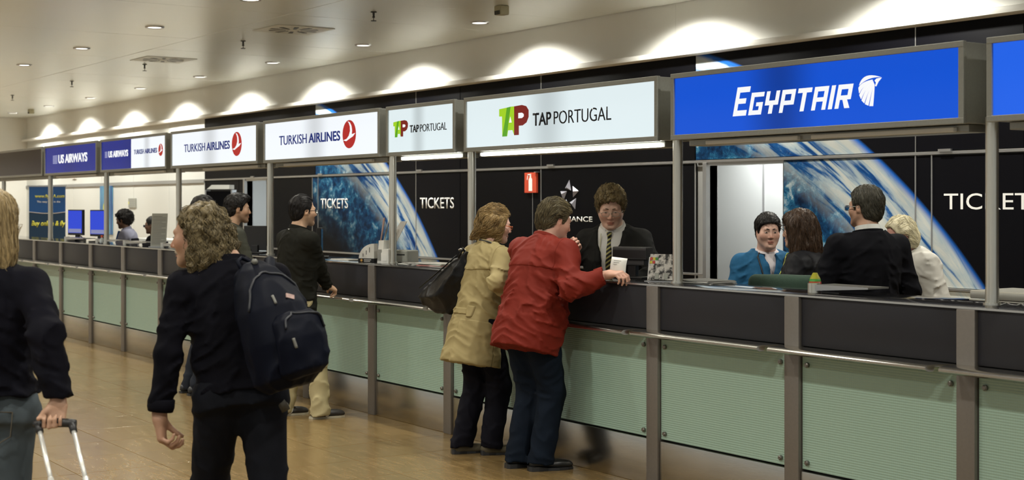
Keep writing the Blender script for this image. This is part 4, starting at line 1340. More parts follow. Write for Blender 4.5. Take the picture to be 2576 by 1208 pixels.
    def trousers(s, mat, r=(.092, .066, .058), prof=None, zt=.10, wrinkle=(.011, 11), res=.01, length=.035, name='trousers', flare=1.0):
        sd = Sdf(); kk = s.k
        base = [(z, rx + .008, ry + .008, cy) for z, rx, ry, cy in s.prof if z <= .14] if prof is None else prof
        base = [(z, rx, ry, cy) for z, rx, ry, cy in base if z > -.12]
        sd.loft(s.T, base, 0, power=2.2)
        for e in (1, -1):
            sd.cone(s.hip[e] + V3(0, 0, .02), s.K[e], r[0] * kk, r[1] * kk, .05)
            a = s.A[e].copy(); dv = a - s.K[e]; dv /= np.linalg.norm(dv)
            end = a + dv * (.085 * kk - length)
            sd.cone(s.K[e], end + dv * .04, r[1] * kk, r[2] * kk * flare, .03)
        sd.cut(s.T.p(0, 0, zt), s.T.R @ V3(0, 0, 1))
        for e in (1, -1):
            p = s.A[e].copy(); p[2] = s.A[e][2] - .085 * kk + length
            q = p
            def lowcut(P, q=q): return np.maximum(P[:, 2] - q[2], np.sqrt(((P[:, :2] - q[:2]) ** 2).sum(1)) - .22)
            sd.add(lowcut, q - V3(0, 0, .1), .3, .004, True)
        amp, fq = wrinkle
        def wr(P, d):
            n = vnoise(P * np.array((fq, fq, fq * 1.3)) + vnoise(P * fq * .6)[:, None] * 2)
            m = .6
            for e in (1, -1):
                m = m + .8 * np.exp(-((P - s.K[e]) ** 2).sum(1) / .02) + 1.0 * np.exp(-((P - s.A[e]) ** 2).sum(1) / .02)
            return -amp * ((1 - np.abs(2 * n - 1)) ** 3 - .25) * np.clip(m, 0, 1.4)
        sd.disp(wr, amp * 1.5)
        return sculpt(name, sd, res, mat, s.o)
    def shoes(s, mat, sole, L=.285, heel=0.0, stripe=None, res=.006, w=.047):
        kk = s.k
        for e in (1, -1):
            f = s.fd[e]; a = s.A[e]; r = np.cross(f, V3(0, 0, 1)) ; g = a[2] - .085 * kk
            R = np.stack([r, f, V3(0, 0, 1)], 1)
            fr = Fr(V3(a[0], a[1], g), R, kk * L / .285)
            sd = Sdf()
            sd.cone(fr.p(0, -.045, .045), fr.p(0, .02, .05), .038, .036, .02)
            sd.cone(fr.p(0, -.01, .085), fr.p(0, -.02, .05), .037, .038, .02)
            sd.ell(fr.p(0, .105, .035), (w * .95, .085, .032), R, .03)
            sd.ell(fr.p(0, .155, .028), (w * .85, .050, .022), R, .02)
            sd.cut(fr.p(0, 0, .010 + heel * .3), V3(0, 0, -1)); sd.cut(fr.p(0, 0, .098), V3(0, 0, 1))
            o = sculpt('shoe', sd, res, mat, s.o)
            mb = MB()
            out = [(-.036, -.075), (-.040, -.03), (-.036, .03), (-.045, .10), (-.040, .16), (-.022, .198), (.0, .206), (.022, .198), (.040, .16), (.045, .10), (.036, .03), (.040, -.03), (.036, -.075), (.018, -.088), (-.018, -.088)]
            bot = [mb.bm.verts.new(fr.p(x * w / .045, y, .0005 / kk)) for x, y in out]
            tp = [mb.bm.verts.new(fr.p(x * w / .045 * .98, y * .99, .016 + heel * (1 if y < .02 else .1))) for x, y in out]
            mb.bm.faces.new(bot[::-1]); mb.bm.faces.new(tp)
            for i in range(len(out)): mb.bm.faces.new((bot[i], bot[(i + 1) % len(out)], tp[(i + 1) % len(out)], tp[i]))
            mb.build('sole', sole, o)
            if stripe is not None:
                for x in (-1, 1):
                    pts = [fr.p(x * (w - .004), .035, .016), fr.p(x * (w - .002), .050, .035), fr.p(x * (w - .016), .062, .058)]
                    MB().path(pts, [.011, .011, .010], 8).build('stripe', stripe, o, True)

_hm = {}
def hairmat(col):
    key = tuple(round(c, 3) for c in col)
    if key not in _hm: _hm[key] = pmat('hair_dark', col, .5)
    return _hm[key]

def short_line(front=.075, temple=.045, side=-.012, back=-.055, nape=-.085, recede=0.0):
    ys = [-.13, -.085, -.04, -.026, -.02, .012, .026, .05, .075, .12]
    zs = [nape, nape, back, back * .6, .012, .012, side, temple, front, front + .02]
    def f(q):
        z = np.interp(q[:, 1], ys, zs)
        # corners of the forehead recede
        return z + recede * np.exp(-((np.abs(q[:, 0]) - .045) / .022) ** 2) * (q[:, 1] > .03)
    return f
def flow_back(q, g):
    f = np.tile(np.array((0, -1.0, .15)), (len(q), 1))
    low = q[:, 2] < .06
    f[low] = (0, -.7, -.8)
    back = q[:, 1] < -.06
    f[back] = (0, -.1, -1)
    return f
def flow_down(q, g):
    f = np.stack([q[:, 0] * 4, (q[:, 1] + .03) * 3, -np.ones(len(q))], 1)
    return f
def flow_fwd(q, g):
    f = np.tile(np.array((0.15, .9, -.1)), (len(q), 1))
    f[q[:, 1] < -.05] = (0, -.1, -1)
    f[np.abs(q[:, 0]) > .065] = (0, .2, -1)
    return f

# ================================================================== PEOPLE
FWD = V3(-0.8264, 0.5631, 0); RGT = V3(0.5631, 0.8264, 0)
def dirv(a, b):
    v = FWD * a + RGT * b
    return (v[0], v[1])
def overlay(p, name, base, off, mat, region, res=.008):
    """a second cloth layer lying just outside another one, kept only where region(torso coords) < 0"""
    lo, hi = bounds(base)
    sd = Sdf()
    sd.add(lambda P: base.ev(P) - off, (lo + hi) / 2, np.linalg.norm(hi - lo) / 2, 0)
    sd.add(lambda P: -(region(p.T.inv(P)) * p.T.k), (lo + hi) / 2, 4.9, .002, True)
    return sculpt(name, sd, res, mat, p.o)
def strips(p, name, pts, r, mat, seg=6, on=None):
    if on is not None: pts = list(snap(on, pts, .004))
    return MB().path(pts, r, seg).build(name, mat, p.o, True)

# ---- blond woman walking away at the left edge
p = Person('blond woman in a black jacket and jeans walking away, cut by the left picture edge', loc=(-5.565, 1.395), face=dirv(1, 0.0), H=1.74, sex='f', lean=2, skin=(.50, .30, .20), yaw=8, shoulder=.165)
p.arm(1, p.L((-5.225, 1.556, .972)), (.4, -1, .1)); p.arm(-1, p.T.p(-.26, .1, -.08), (-.3, -1, 0))
p.leg(1, (.09, -.22)); p.leg(-1, (-.09, .25))
p.body(hands=((1, dict(d=(-.02, -.45, -1), n=(0, -1, .3), curls=((62, 85, 55), (66, 88, 55), (66, 85, 55), (62, 80, 55)), thumb=.95)),), res=.0055)
def long_hair(sd, h, k):
    sd.ell(h.p(0, -.055, -.06), np.array((.098, .075, .15)) * k, h.R, .04 * k)
    sd.cone(h.p(.045, -.075, -.10), h.p(.055, -.085, -.185), .048 * k, .030 * k, .04 * k)
    sd.cone(h.p(-.045, -.075, -.10), h.p(-.055, -.085, -.185), .048 * k, .030 * k, .04 * k)
def face_cut(sd, h, k):
    sd.ell(h.p(0, .125, -.06), np.array((.078, .105, .15)) * k, h.R, .01 * k, True)
p.hair(short_line(side=-.25, temple=.03, back=-.3, nape=-.3), (.36, .27, .135), thick=.018, extra=long_hair, cuts=face_cut, flow=flow_down, n=1500, length=.17, rad=.0012, wave=(.12, .8), noise=(.007, 40, (2.2, 2.2, .35)), vary=.55, ear_gap=False)
blk = cloth('black_navy', (.005, .005, .009), noise=.3)
p.top('jacket', blk, [(.06, .182, .146, -.01), (.08, .178, .140, 0), (.14, .162, .128, 0), (.26, .165, .13, 0), (.38, .175, .125, 0), (.46, .165, .105, -.01), (.52, .118, .085, -.015), (.555, .075, .072, -.012)], -.2, r=(.064, .056, .050), cuff=.025, res=.009)
p.collar(blk, h=.045, r=(.072, .072), z=.525)
p.trousers(cloth('washed_jeans', (.060, .075, .085), noise=.5, scale=6), r=(.098, .068, .06), res=.011, zt=.09)
for e in (1, -1):
    o = p.T.p(e * .085, -.135, -.155)
    strips(p, 'pocket_seam', [p.T.p(e * .13, -.115, .0), p.T.p(e * .045, -.140, .005), p.T.p(e * .045, -.142, -.09), p.T.p(e * .085, -.135, -.115), p.T.p(e * .125, -.118, -.09), p.T.p(e * .13, -.115, .0)], .0022, cloth('jeans_thread', (.12, .10, .07)))
p.shoes(M['black_plastic'], M['black_plastic'], L=.25)

# ---- man with curly hair and backpack
p = Person('grey-blond curly haired man in black sweater walking away, head turned left', loc=(-5.41, 2.35), face=dirv(1, -.28), H=1.73, lean=9, side=-5, skin=(.42, .24, .155), yaw=64, pitch=4, roll=0, hshift=(-.105, .02, -.022), hk=1.05, shoulder=.195)
p.arm(-1, p.L((-5.522, 2.045, .825)), (-.6, -1, .2)); p.arm(1, p.T.p(.10, .24, .22), (.15, -.1, -1))
p.leg(-1, (-.14, .30)); p.leg(1, (.13, -.22))
hl = short_line(front=.115, temple=.085, side=-.02, back=-.3, nape=-.3, recede=.02)
p.body(hands=((-1, dict(d=(.10, -.06, -1), n=(1, -.25, 0), curls=((38, 50, 30), (48, 58, 35), (55, 62, 35), (60, 60, 35)), thumb=.75, k=1.06)), (1, dict(d=(-.3, .5, .6), n=(-.5, -.3, .2), curl=(60, 70, 40)))), res=.005,
       head_kw=dict(nose=1.6, chin=1.04), col_kw=dict(stubble=.12, haircol=(.30, .26, .18), blush=.5, hairline=lambda q: np.where(q[:, 1] > .07, .2, hl(q)) + .0))
p.eyes(); p.brows((.10, .07, .045))
def curly(sd, h, k):
    sd.ell(h.p(0, -.055, -.015), np.array((.108, .095, .115)) * k, h.R, .03 * k)
    sd.ell(h.p(0, -.080, -.085), np.array((.105, .078, .085)) * k, h.R, .03 * k)
    for x in (-1, 1): sd.cone(h.p(x * .082, -.02, .03), h.p(x * .088, -.035, -.11), .030 * k, .042 * k, .02 * k)
p.hair(hl, (.155, .120, .060), thick=.012, extra=curly, cuts=lambda sd, h, k: sd.ell(h.p(0, .118, -.035), np.array((.120, .130, .15)) * k, h.R, .012 * k, True), flow=flow_down, n=1250, length=.13, rad=.0014, wave=(1.05, .75), noise=(.022, 28, (1, 1, 1)), vary=.8, lift=.004, ear_gap=False, res=.0055)
M['moustache'] = pmat('moustache_grey', (.30, .25, .18), .7)
for x in (-1, 1): strips(p, 'moustache', [p.head.p(0, .100, -.049), p.head.p(x * .016, .096, -.053), p.head.p(x * .030, .083, -.066)], [.006, .0055, .003], M['moustache'])
swt = cloth('black_sweater', (.004, .004, .007), noise=.35)
p.top('sweater', swt, [(.02, .180, .140, -.01), (.03, .180, .140, -.01), (.06, .172, .132, 0), (.15, .168, .126, 0), (.27, .178, .128, 0), (.38, .186, .126, 0), (.46, .172, .108, -.01), (.52, .125, .09, -.015), (.56, .085, .08, -.012)], -.13, r=(.058, .052, .044), cuff=.03, res=.008)
d = p.W[-1] - p.E[-1]; d /= np.linalg.norm(d)
strips(p, 'cuff', [p.W[-1] - d * .075, p.W[-1] - d * .07, p.W[-1] - d * .04, p.W[-1] - d * .022], [.048, .054, .055, .050], swt, 18)
p.collar(swt, h=.03, r=(.078, .076), z=.535, open_=2)
p.trousers(cloth('black_trousers', (.009, .010, .014), noise=.35), r=(.100, .074, .066), res=.010)
strips(p, 'pocket_flap', [p.T.p(.150, -.085, -.04), p.T.p(.168, -.06, -.075)], [.022, .026], cloth('grey_lining', (.10, .095, .08)), 4)
p.shoes(M['black_plastic'], M['black_plastic'])
# backpack on the right shoulder
bp = empty('backpack', (-5.165, 2.385, 0)); tag(bp, 'dark navy backpack hanging from the curly haired man\'s right shoulder', 'backpack')
navy = cloth('navy_nylon', (.002, .0032, .009), rough=.6, noise=.4, scale=9, spec=.2)
dep = -FWD * .62 + RGT * .78; wid = np.cross(dep, V3(0, 0, 1)); wid /= np.linalg.norm(wid); dep /= np.linalg.norm(dep)
upv = V3(0, 0, 1) - RGT * .16 - dep * .22; upv /= np.linalg.norm(upv)
dep = np.cross(upv, wid) * -1; dep = dep if dep @ RGT > 0 else -dep
Rb = np.stack([wid, dep, upv], 1)
fb = Fr((0, 0, 1.225), Rb, 1.0)
sd = Sdf()
sd.loft(fb, [(-.255, .09, .07, .01), (-.22, .132, .108, .012), (-.08, .148, .125, .018), (.06, .140, .112, .0), (.17, .108, .082, -.025), (.235, .075, .058, -.045), (.265, .04, .035, -.055)], 0, power=2.5)
sd.disp(lambda P, d: -.012 * ((1 - np.abs(2 * vnoise(P * np.array((11, 11, 8)) + vnoise(P * 6)[:, None] * 2) - 1)) ** 2 - .3), .012)
body = sculpt('main_body', sd, .008, navy, bp)
spk = sp = Sdf(); sp.loft(fb, [(-.235, .075, .03, .115), (-.215, .108, .052, .118), (-.09, .118, .060, .122), (-.01, .105, .048, .118), (.015, .08, .03, .11)], 0, power=2.8)
sp.disp(lambda P, d: -.008 * ((1 - np.abs(2 * vnoise(P * 13) - 1)) ** 2 - .3), .008)
sculpt('front_pocket', sp, .008, navy, bp)
sidefr = Fr(fb.p(-.125, .0, 0), Rb, 1.0)
sp = Sdf(); sp.loft(sidefr, [(-.22, .03, .06, 0), (-.19, .045, .085, 0), (-.04, .048, .088, 0), (.0, .03, .07, 0)], 0, power=2.6)
sculpt('side_pocket', sp, .009, navy, bp)
zipm = pmat('zip_tape', (.010, .012, .018), .5); grym = pmat('buckle_grey', (.16, .16, .14), .45)
def bpath(name, pts, r, mat, seg=8, on=None):
    q = [fb.p(*a) for a in pts]
    return MB().path(q if on is None else list(snap(on, q)), r, seg).build(name, mat, bp, True)
bpath('zip', [(-.150, .03, -.1), (-.148, .035, .05), (-.125, .05, .15), (-.085, .065, .21), (0, .072, .235), (.085, .065, .21), (.125, .05, .15), (.148, .04, .05)], .005, zipm, on=sd)
bpath('zip', [(-.105, .165, -.06), (-.09, .175, -.008), (-.04, .17, .012), (.04, .17, .012), (.09, .175, -.008), (.105, .165, -.06)], .0045, zipm, on=spk)
bpath('zip_puller', [(.097, .182, -.10), (.097, .186, -.14)], .006, grym, 6, on=spk); bpath('zip_puller', [(.06, .128, .105), (.066, .135, .07)], .006, grym, 6, on=sd)
MB().box(-.019, .019, -.002, .003, -.009, .009).build('patch', pmat('patch_red_white', (.55, .38, .34), .6, noise=.5, nscale=90), bp).matrix_local = Matrix(np.vstack([np.hstack([Rb @ rotm(0, 0, -18), snap(sd, [fb.p(-.02, .118, .085), fb.p(-.02, .118, .086)], .002)[0][:, None]]), [0, 0, 0, 1]]).tolist())
bpath('carry_loop', [(-.03, -.055, .235), (-.03, -.065, .285), (0, -.07, .30), (.03, -.065, .285), (.03, -.055, .235)], .008, navy)
tl = lambda v: p.Rw @ np.array(v) + p.loc - V3(-5.165, 2.385, 0)
MB().path([fb.p(-.05, -.10, .20), tl(p.T.p(.155, -.15, .43)), tl(p.T.p(.165, -.08, .535)), tl(p.T.p(.155, .05, .525)), tl(p.T.p(.165, .14, .40)), tl(p.T.p(.18, .13, .22)), tl(p.T.p(.21, -.02, .10)), fb.p(-.13, -.08, -.19)], [.018, .022, .024, .024, .022, .018, .010, .008], 8).build('shoulder_strap', navy, bp, True)
MB().path([fb.p(-.115, -.085, .20), fb.p(-.175, -.045, .10), fb.p(-.19, -.03, -.02), fb.p(-.175, -.03, -.14), fb.p(-.13, -.03, -.24)], [.010, .008, .007, .007, .009], 8).build('loose_strap', cloth('strap_grey', (.035, .035, .04)), bp, True)
MB().path([fb.p(-.03, -.04, .262), fb.p(-.015, -.02, .268), fb.p(.0, .0, .262)], [.012, .014, .012], 6).build('buckle', grym, bp, True)

# ---- two men at the far counter
p = Person('dark haired man whose face shows behind the curly haired man', loc=(-12.16, 4.82), face=dirv(.55, .84), H=1.775, lean=7, skin=(.46, .28, .19), yaw=-8, shoulder=.18)
p.arm(1, p.T.p(.10, .26, .04), (.4, -1, -.6)); p.arm(-1, p.T.p(-.10, .28, .04), (-.4, -1, -.6))
p.body(res=.009, col_kw=dict(hairline=short_line(), haircol=(.012, .010, .009)))
p.eyes(); p.brows((.012, .010, .009), .004); p.hair(short_line(), (.014, .012, .011), flow=flow_fwd, n=250, thick=.014)
p.top('jacket', cloth('charcoal', (.03, .03, .028)), inflate(p.prof[:-1], .022), -.14, res=.012)
p.trousers(cloth('dark_jeans', (.015, .018, .026)), res=.013); p.shoes(M['black_plastic'], M['black_plastic'], res=.009)

p = Person('young dark haired man in grey jacket standing at the counter in profile', loc=(-11.69, 4.91), face=dirv(.50, .87), H=1.79, lean=9, skin=(.46, .28, .175), yaw=-14, pitch=2, shoulder=.185)
p.arm(1, p.T.p(.12, .33, .10), (1, -1, -.6)); p.arm(-1, p.T.p(-.10, .34, .12), (-.4, -1, -.6))
p.leg(1, (.10, .12)); p.leg(-1, (-.10, -.12))
p.body(hands=((1, dict(d=(-.1, 1, -.1), n=(-.6, 0, -1), curl=(15, 25, 15))),), res=.006, head_kw=dict(nose=1.15), col_kw=dict(hairline=short_line(), haircol=(.012, .010, .009), stubble=.45))
p.eyes(); p.brows((.012, .010, .009), .0045)
p.hair(short_line(side=-.02), (.013, .011, .010), thick=.016, extra=lambda sd, h, k: sd.ell(h.p(0, .055, .105), np.array((.060, .048, .030)) * k, h.R, .03 * k), flow=flow_fwd, n=700, length=.055, rad=.0013, noise=(.006, 60, (1, 1, 1)), wave=(.5, 1))
gj = cloth('grey_green_wool', (.060, .062, .048), noise=.2)
p.top('jacket', gj, inflate(p.prof[:-1], .026), -.14, res=.010)
p.collar(gj, h=.045, r=(.080, .080), z=.525, tilt=14)
p.trousers(cloth('dark_jeans', (.015, .018, .026)), res=.013); p.shoes(M['black_plastic'], M['black_plastic'], res=.009)

# ---- man with glasses, khaki trousers and sneakers
p = Person('man with black glasses, dark jacket and khaki trousers leaning on the counter shelf', loc=(-10.40, 4.985), face=dirv(.62, .78), H=1.765, lean=4, skin=(.58, .37, .24), yaw=-6, pitch=1, shoulder=.19)
p.arm(1, p.L((-10.50, 5.335, .985)), (.9, -1, -.5)); p.arm(-1, p.L((-11.0, 5.35, 1.22)), (-.5, -1, -.2))
r5 = p.L((-10.19, 5.10, 0)); l5 = p.L((-10.50, 4.93, 0))
p.leg(1, (r5[0], r5[1]), (.20, 1)); p.leg(-1, (l5[0], l5[1]), (.25, 1))
p.body(hands=((1, dict(d=(-.15, 1, -.35), n=(-.5, -.3, -1), curls=((40, 45, 25), (50, 50, 30), (55, 50, 30), (55, 50, 30)), thumb=.8)), (-1, dict(d=(0, 1, 0), n=(.3, 0, -1), curl=(15, 25, 15)))), res=.0055,
       head_kw=dict(nose=1.5), col_kw=dict(hairline=short_line(recede=.02), haircol=(.012, .010, .009), stubble=.35))
p.eyes(); p.brows((.012, .010, .009), .004); p.glasses((.01, .01, .01), r=(.024, .014), rim=.0024)
p.hair(short_line(front=.082, temple=.055, recede=.022), (.012, .010, .010), thick=.013, flow=flow_back, n=800, length=.065, rad=.0012, noise=(.004, 60, (1, 1, 1)))
dj = cloth('dark_olive_wool', (.014, .014, .011), noise=.25)
p.top('jacket', dj, [(-.27, .210, .188, -.01), (-.08, .200, .168, -.01), (.06, .184, .148, 0), (.15, .175, .138, .005), (.27, .188, .142, .005), (.38, .200, .138, 0), (.46, .188, .118, -.01), (.52, .135, .095, -.015), (.56, .088, .082, -.012)], -.19, r=(.070, .060, .046), cuff=.02)
p.collar(dj, h=.045, r=(.078, .078), z=.530, tilt=14)
p.collar(M['white_ink'], h=.004, r=(.0815, .0815), z=.530, tilt=14, name='collar_piping', open_=90)
strips(p, 'cuff', [p.W[1] + (p.E[1] - p.W[1]) * .26, p.W[1] + (p.E[1] - p.W[1]) * .07], [.047, .045], dj, 16)
kh = cloth('khaki', (.40, .34, .19), noise=.10)
p.trousers(kh, r=(.092, .078, .070), res=.009, wrinkle=(.016, 11), length=.03)
p.shoes(pmat('sneaker_black', (.018, .014, .012), .5), pmat('sneaker_sole', (.42, .38, .28), .7), stripe=pmat('sneaker_white', (.68, .67, .62), .5), res=.005)

# ---- woman in the trench coat
p = Person('woman in a beige trench coat with chin-length blond hair at the counter', loc=(-8.14, 5.265), face=dirv(.66, .75), H=1.69, sex='f', lean=12, skin=(.66, .41, .32), yaw=-30, pitch=10, hk=1.04, shoulder=.168)
p.arm(1, p.L((-7.80, 5.42, 1.04)), (.7, -1, -.8)); p.arm(-1, p.L((-8.35, 5.48, 1.20)), (-1, -.6, -.6))
p.leg(1, (.085, .05), (.55, 1)); p.leg(-1, (-.085, -.07), (.4, 1))
p.body(hands=((1, dict(d=(-.2, 1, .1), n=(-1, 0, -.3), curl=(35, 40, 25))), (-1, dict(d=(.2, 1, 0), n=(.3, 0, -1), curl=(20, 25, 15)))), res=.0055, head_kw=dict(fat=.006, nose=1.2), col_kw=dict(blush=.45))
p.eyes(lid=.7); p.brows((.25, .17, .09)); p.glasses((.62, .14, .03), r=(.023, .012), rim=.0022)
def bob(sd, h, k):
    sd.ell(h.p(0, -.045, -.012), np.array((.108, .098, .118)) * k, h.R, .03 * k)
    sd.cone(h.p(0, -.085, -.06), h.p(0, -.140, -.105), .055 * k, .022 * k, .05 * k)
    for x in (-1, 1): sd.cone(h.p(x * .078, .015, .01), h.p(x * .072, .02, -.105), .030 * k, .024 * k, .03 * k)
def bobcut(sd, h, k):
    sd.ell(h.p(0, .135, -.055), np.array((.115, .112, .125)) * k, h.R, .012 * k, True)
    sd.cut(h.p(0, 0, -.128), h.R @ V3(0, 0, -1), .03 * k)
def flow_bob(q, g):
    f = np.stack([q[:, 0] * 2, -.75 + 0 * q[:, 0], -.8 + 0 * q[:, 0]], 1)
    f[q[:, 2] > .07] = (0, -1, .05)
    return f
p.hair(short_line(front=.080, temple=.04, side=-.16, back=-.2, nape=-.2), (.25, .165, .065), thick=.020, extra=bob, cuts=bobcut, flow=flow_bob, n=1500, length=.11, rad=.0014, wave=(.5, .7), noise=(.012, 38, (1, 1, .6)), vary=.6, ear_gap=False, lift=.003)
tc = cloth('trench_beige', (.335, .27, .128), rough=.75, noise=.08, scale=5)
coat = [(-.30, .222, .203, -.005), (-.16, .205, .185, -.005), (-.04, .195, .172, -.005), (.07, .178, .158, .0), (.15, .172, .150, .005), (.27, .178, .150, .005), (.37, .182, .140, 0), (.45, .172, .118, -.01), (.51, .125, .092, -.015), (.55, .082, .078, -.012)]
p.top('trench_coat', tc, coat, -.27, r=(.066, .062, .052), cuff=.03, wrinkle=(.012, 10), res=.008)
cs = p.topsd
overlay(p, 'yoke', cs, .006, tc, lambda q: np.maximum(np.maximum(.345 + .10 * np.abs(q[:, 0]) - q[:, 2], np.abs(q[:, 0]) - .175), q[:, 1] + .01), .007)
overlay(p, 'half_belt', cs, .008, tc, lambda q: np.maximum(np.maximum(np.abs(q[:, 2] - .055) - .022, np.abs(q[:, 0] + .0) - .10), q[:, 1]), .007)
overlay(p, 'belt_tab', cs, .011, tc, lambda q: np.maximum(np.maximum(np.abs(q[:, 2] - .055) - .040, np.abs(q[:, 0] - .085) - .022), q[:, 1]), .006)
overlay(p, 'back_vent', cs, .004, tc, lambda q: np.maximum(np.maximum(q[:, 2] - .0, -q[:, 0] + .0), q[:, 1]), .009)
p.collar(tc, h=.042, r=(.084, .084), z=.520, tilt=10, lap=.9, flare=1.04, open_=40)
strips(p, 'collar_band', [p.T.p(-.09, -.06, .560), p.T.p(0, -.098, .572), p.T.p(.08, -.072, .560), p.T.p(.105, .0, .528), p.T.p(.10, .06, .49)], [.006] * 5, M['black_plastic'])
p.trousers(cloth('black_slacks', (.006, .006, .010), noise=.3), r=(.098, .084, .074), res=.010, length=.05, flare=1.0)
p.shoes(pmat('olive_suede', (.075, .062, .035), .8), M['black_plastic'], L=.255, heel=.022, res=.006)
# black shoulder bag
bag = empty('handbag', (-8.45, 5.17, 0)); tag(bag, 'slouchy black leather shoulder bag of the woman in the trench coat', 'handbag')
lea = pmat('black_leather', (.004, .004, .0045), .35, spec=.25, bump=.08, bscale=140, noise=.3)
sd = Sdf(); B0 = V3(-8.45, 5.17, 0)
bag.location = B0
out = [(-8.21, 1.375), (-8.30, 1.325), (-8.46, 1.215), (-8.64, 1.09), (-8.675, 1.05), (-8.63, .995), (-8.50, .945), (-8.36, .94), (-8.26, 1.02), (-8.18, 1.20)]
bfr = Fr((0, 0, 0), rotm(12, 0, 0), 1.0)
sd.poly(bfr, [(x - B0[0], z) for x, z in out], .085, .022)
sd.disp(lambda P, d: -.010 * ((1 - np.abs(2 * vnoise(P * np.array((16, 16, 9)) + 3) - 1)) ** 2 - .3), .010)
tp_, lf_, bt_ = V3(.22, .02, 1.36), V3(-.20, -.05, 1.08), V3(.05, 0, .97)
sculpt('pouch', sd, .007, lea, bag)
shp = lambda q: p.Rw @ p.T.p(*q) + p.loc - B0
MB().path([tp_ + V3(-.03, 0, -.03), tp_ + V3(.0, .01, .04), shp((-.135, -.09, .46)), shp((-.115, -.03, .535)), shp((-.12, .05, .50)), shp((-.16, .14, .36)), bt_ + V3(.0, .05, .22)], [.011, .010, .011, .011, .010, .009, .009], 8).build('strap', lea, bag, True)
for k in range(7):
    c = tp_ * (1 - k / 6) + shp((-.135, -.09, .46)) * (k / 6) + V3(0, -.012, .03)
    MB().path([c + V3(-.012, 0, -.008), c + V3(0, -.010, 0), c + V3(.012, 0, .008)], .004, 6).build('chain_link', M['alu'], bag, True)
MB().path([lf_ + V3(-.01, -.01, .03), (lf_ + tp_) / 2 + V3(0, -.025, .01), tp_ + V3(-.03, -.02, -.01)], .005, 6).build('stitched_seam', lea, bag, True)

# ---- man in the red jacket
p = Person('stout man in a red jacket leaning with his arm along the countertop', loc=(-7.485, 5.24), face=dirv(.70, .71), H=1.765, lean=17, skin=(.60, .35, .26), yaw=-22, pitch=16, hk=1.05, hshift=(.01, .0, -.02), shoulder=.20)
p.arm(1, p.L((-6.995, 5.50, 1.262)), (.6, -.5, -1)); p.arm(-1, p.head.p(-.01, .15, -.12) + V3(-.01, .02, -.06), (-.1, .6, -1))
p.leg(1, (.085, .02), (.5, 1)); p.leg(-1, (-.095, -.01), (.35, 1))
p.body(hands=((1, dict(d=p.Rw.T @ V3(.95, .15, .10), n=p.Rw.T @ V3(-.1, .25, -1), curls=((40, 45, 30), (45, 50, 30), (50, 55, 30), (50, 55, 30)), thumb=.7)), (-1, dict(d=(.5, .1, .8), n=(.3, -1, 0), curl=(50, 60, 40)))), res=.0055,
       head_kw=dict(fat=.010, nose=1.2), col_kw=dict(hairline=short_line(recede=.01), haircol=(.05, .04, .025), blush=.6))
p.eyes(lid=.7); p.brows((.07, .05, .03))
def flow_swept(q, g):
    f = np.tile(np.array((0, -1.0, -.05)), (len(q), 1))
    f[q[:, 1] < -.03] = (0, -.6, -.8)
    f[q[:, 1] < -.08] = (0, -.05, -1)
    return f
p.hair(short_line(front=.078, temple=.05, side=-.03, back=-.075, nape=-.115), (.115, .092, .048), thick=.019, flow=flow_swept, n=1500, length=.085, rad=.0014, wave=(.25, .8), noise=(.009, 45, (2.0, .5, 1)), vary=.65, lift=.003)
rj = cloth('red_jacket', (.172, .015, .007), rough=.7, noise=.10, scale=6)
p.top('jacket', rj, [(-.18, .215, .205, .0), (-.10, .222, .212, .005), (.02, .222, .210, .012), (.12, .215, .198, .012), (.24, .212, .182, .005), (.36, .215, .165, -.002), (.45, .198, .132, -.012), (.51, .14, .10, -.018), (.555, .092, .086, -.012)], -.2, r=(.080, .070, .056), cuff=.035, wrinkle=(.014, 11), res=.008)
cs = p.topsd
overlay(p, 'yoke', cs, .004, rj, lambda q: np.maximum(np.maximum(.33 - q[:, 2], np.abs(q[:, 0]) - .20), q[:, 1] + .01), .008)
p.collar(rj, h=.045, r=(.090, .090), z=.520, tilt=12, lap=.6, open_=50)
d = p.W[1] - p.E[1]; d /= np.linalg.norm(d)
strips(p, 'cuff_tab', [p.W[1] - d * .10 + V3(0, 0, .05), p.W[1] - d * .045 + V3(0, 0, .052)], [.016, .013], rj, 4)
p.trousers(cloth('navy_jeans', (.006, .010, .018), noise=.45, scale=5), r=(.118, .088, .076), prof=[(z, rx + .035, ry + .05, cy) for z, rx, ry, cy in p.prof if z < .14], res=.010, length=.045, flare=1.0)
p.shoes(pmat('black_shoe', (.008, .008, .008), .35), M['black_plastic'], L=.295, heel=.012, res=.006, w=.05)

# ---- clerk with striped tie
p = Person('clerk with striped tie and glasses in a charcoal suit looking down behind the counter', loc=(-7.76, 6.17), face=(.60, -.80), H=1.83, lean=12, skin=(.68, .44, .33), yaw=14, pitch=20, hk=1.06, hshift=(0, -.005, -.012), shoulder=.188)
p.arm(1, p.L((-7.70, 5.78, 1.20)), (1, -.6, -.6)); p.arm(-1, p.L((-7.30, 5.92, 1.18)), (-1, -.6, -.6))
p.body(hands=((1, dict(d=(-.3, 1, 0), n=(-.3, 0, -1), curl=(25, 30, 20))), (-1, dict(d=(.3, 1, 0), n=(.3, 0, -1), curl=(25, 30, 20)))), res=.005, head_kw=dict(fat=.006, nose=1.3), col_kw=dict(hairline=short_line(recede=.012), haircol=(.09, .065, .03), blush=.5))
p.eyes(lid=.45, look=(0, -1)); p.brows((.12, .085, .045)); p.glasses((.45, .42, .36), True, r=(.024, .015), rim=.0013)
p.hair(short_line(front=.072, temple=.04, side=-.02), (.165, .122, .055), thick=.024, flow=flow_fwd, n=700, length=.05, rad=.0014, wave=(1.05, .6), noise=(.012, 60, (1, 1, 1)), vary=.6, lift=.003)
su = cloth('charcoal_suit', (.020, .020, .019), noise=.15)
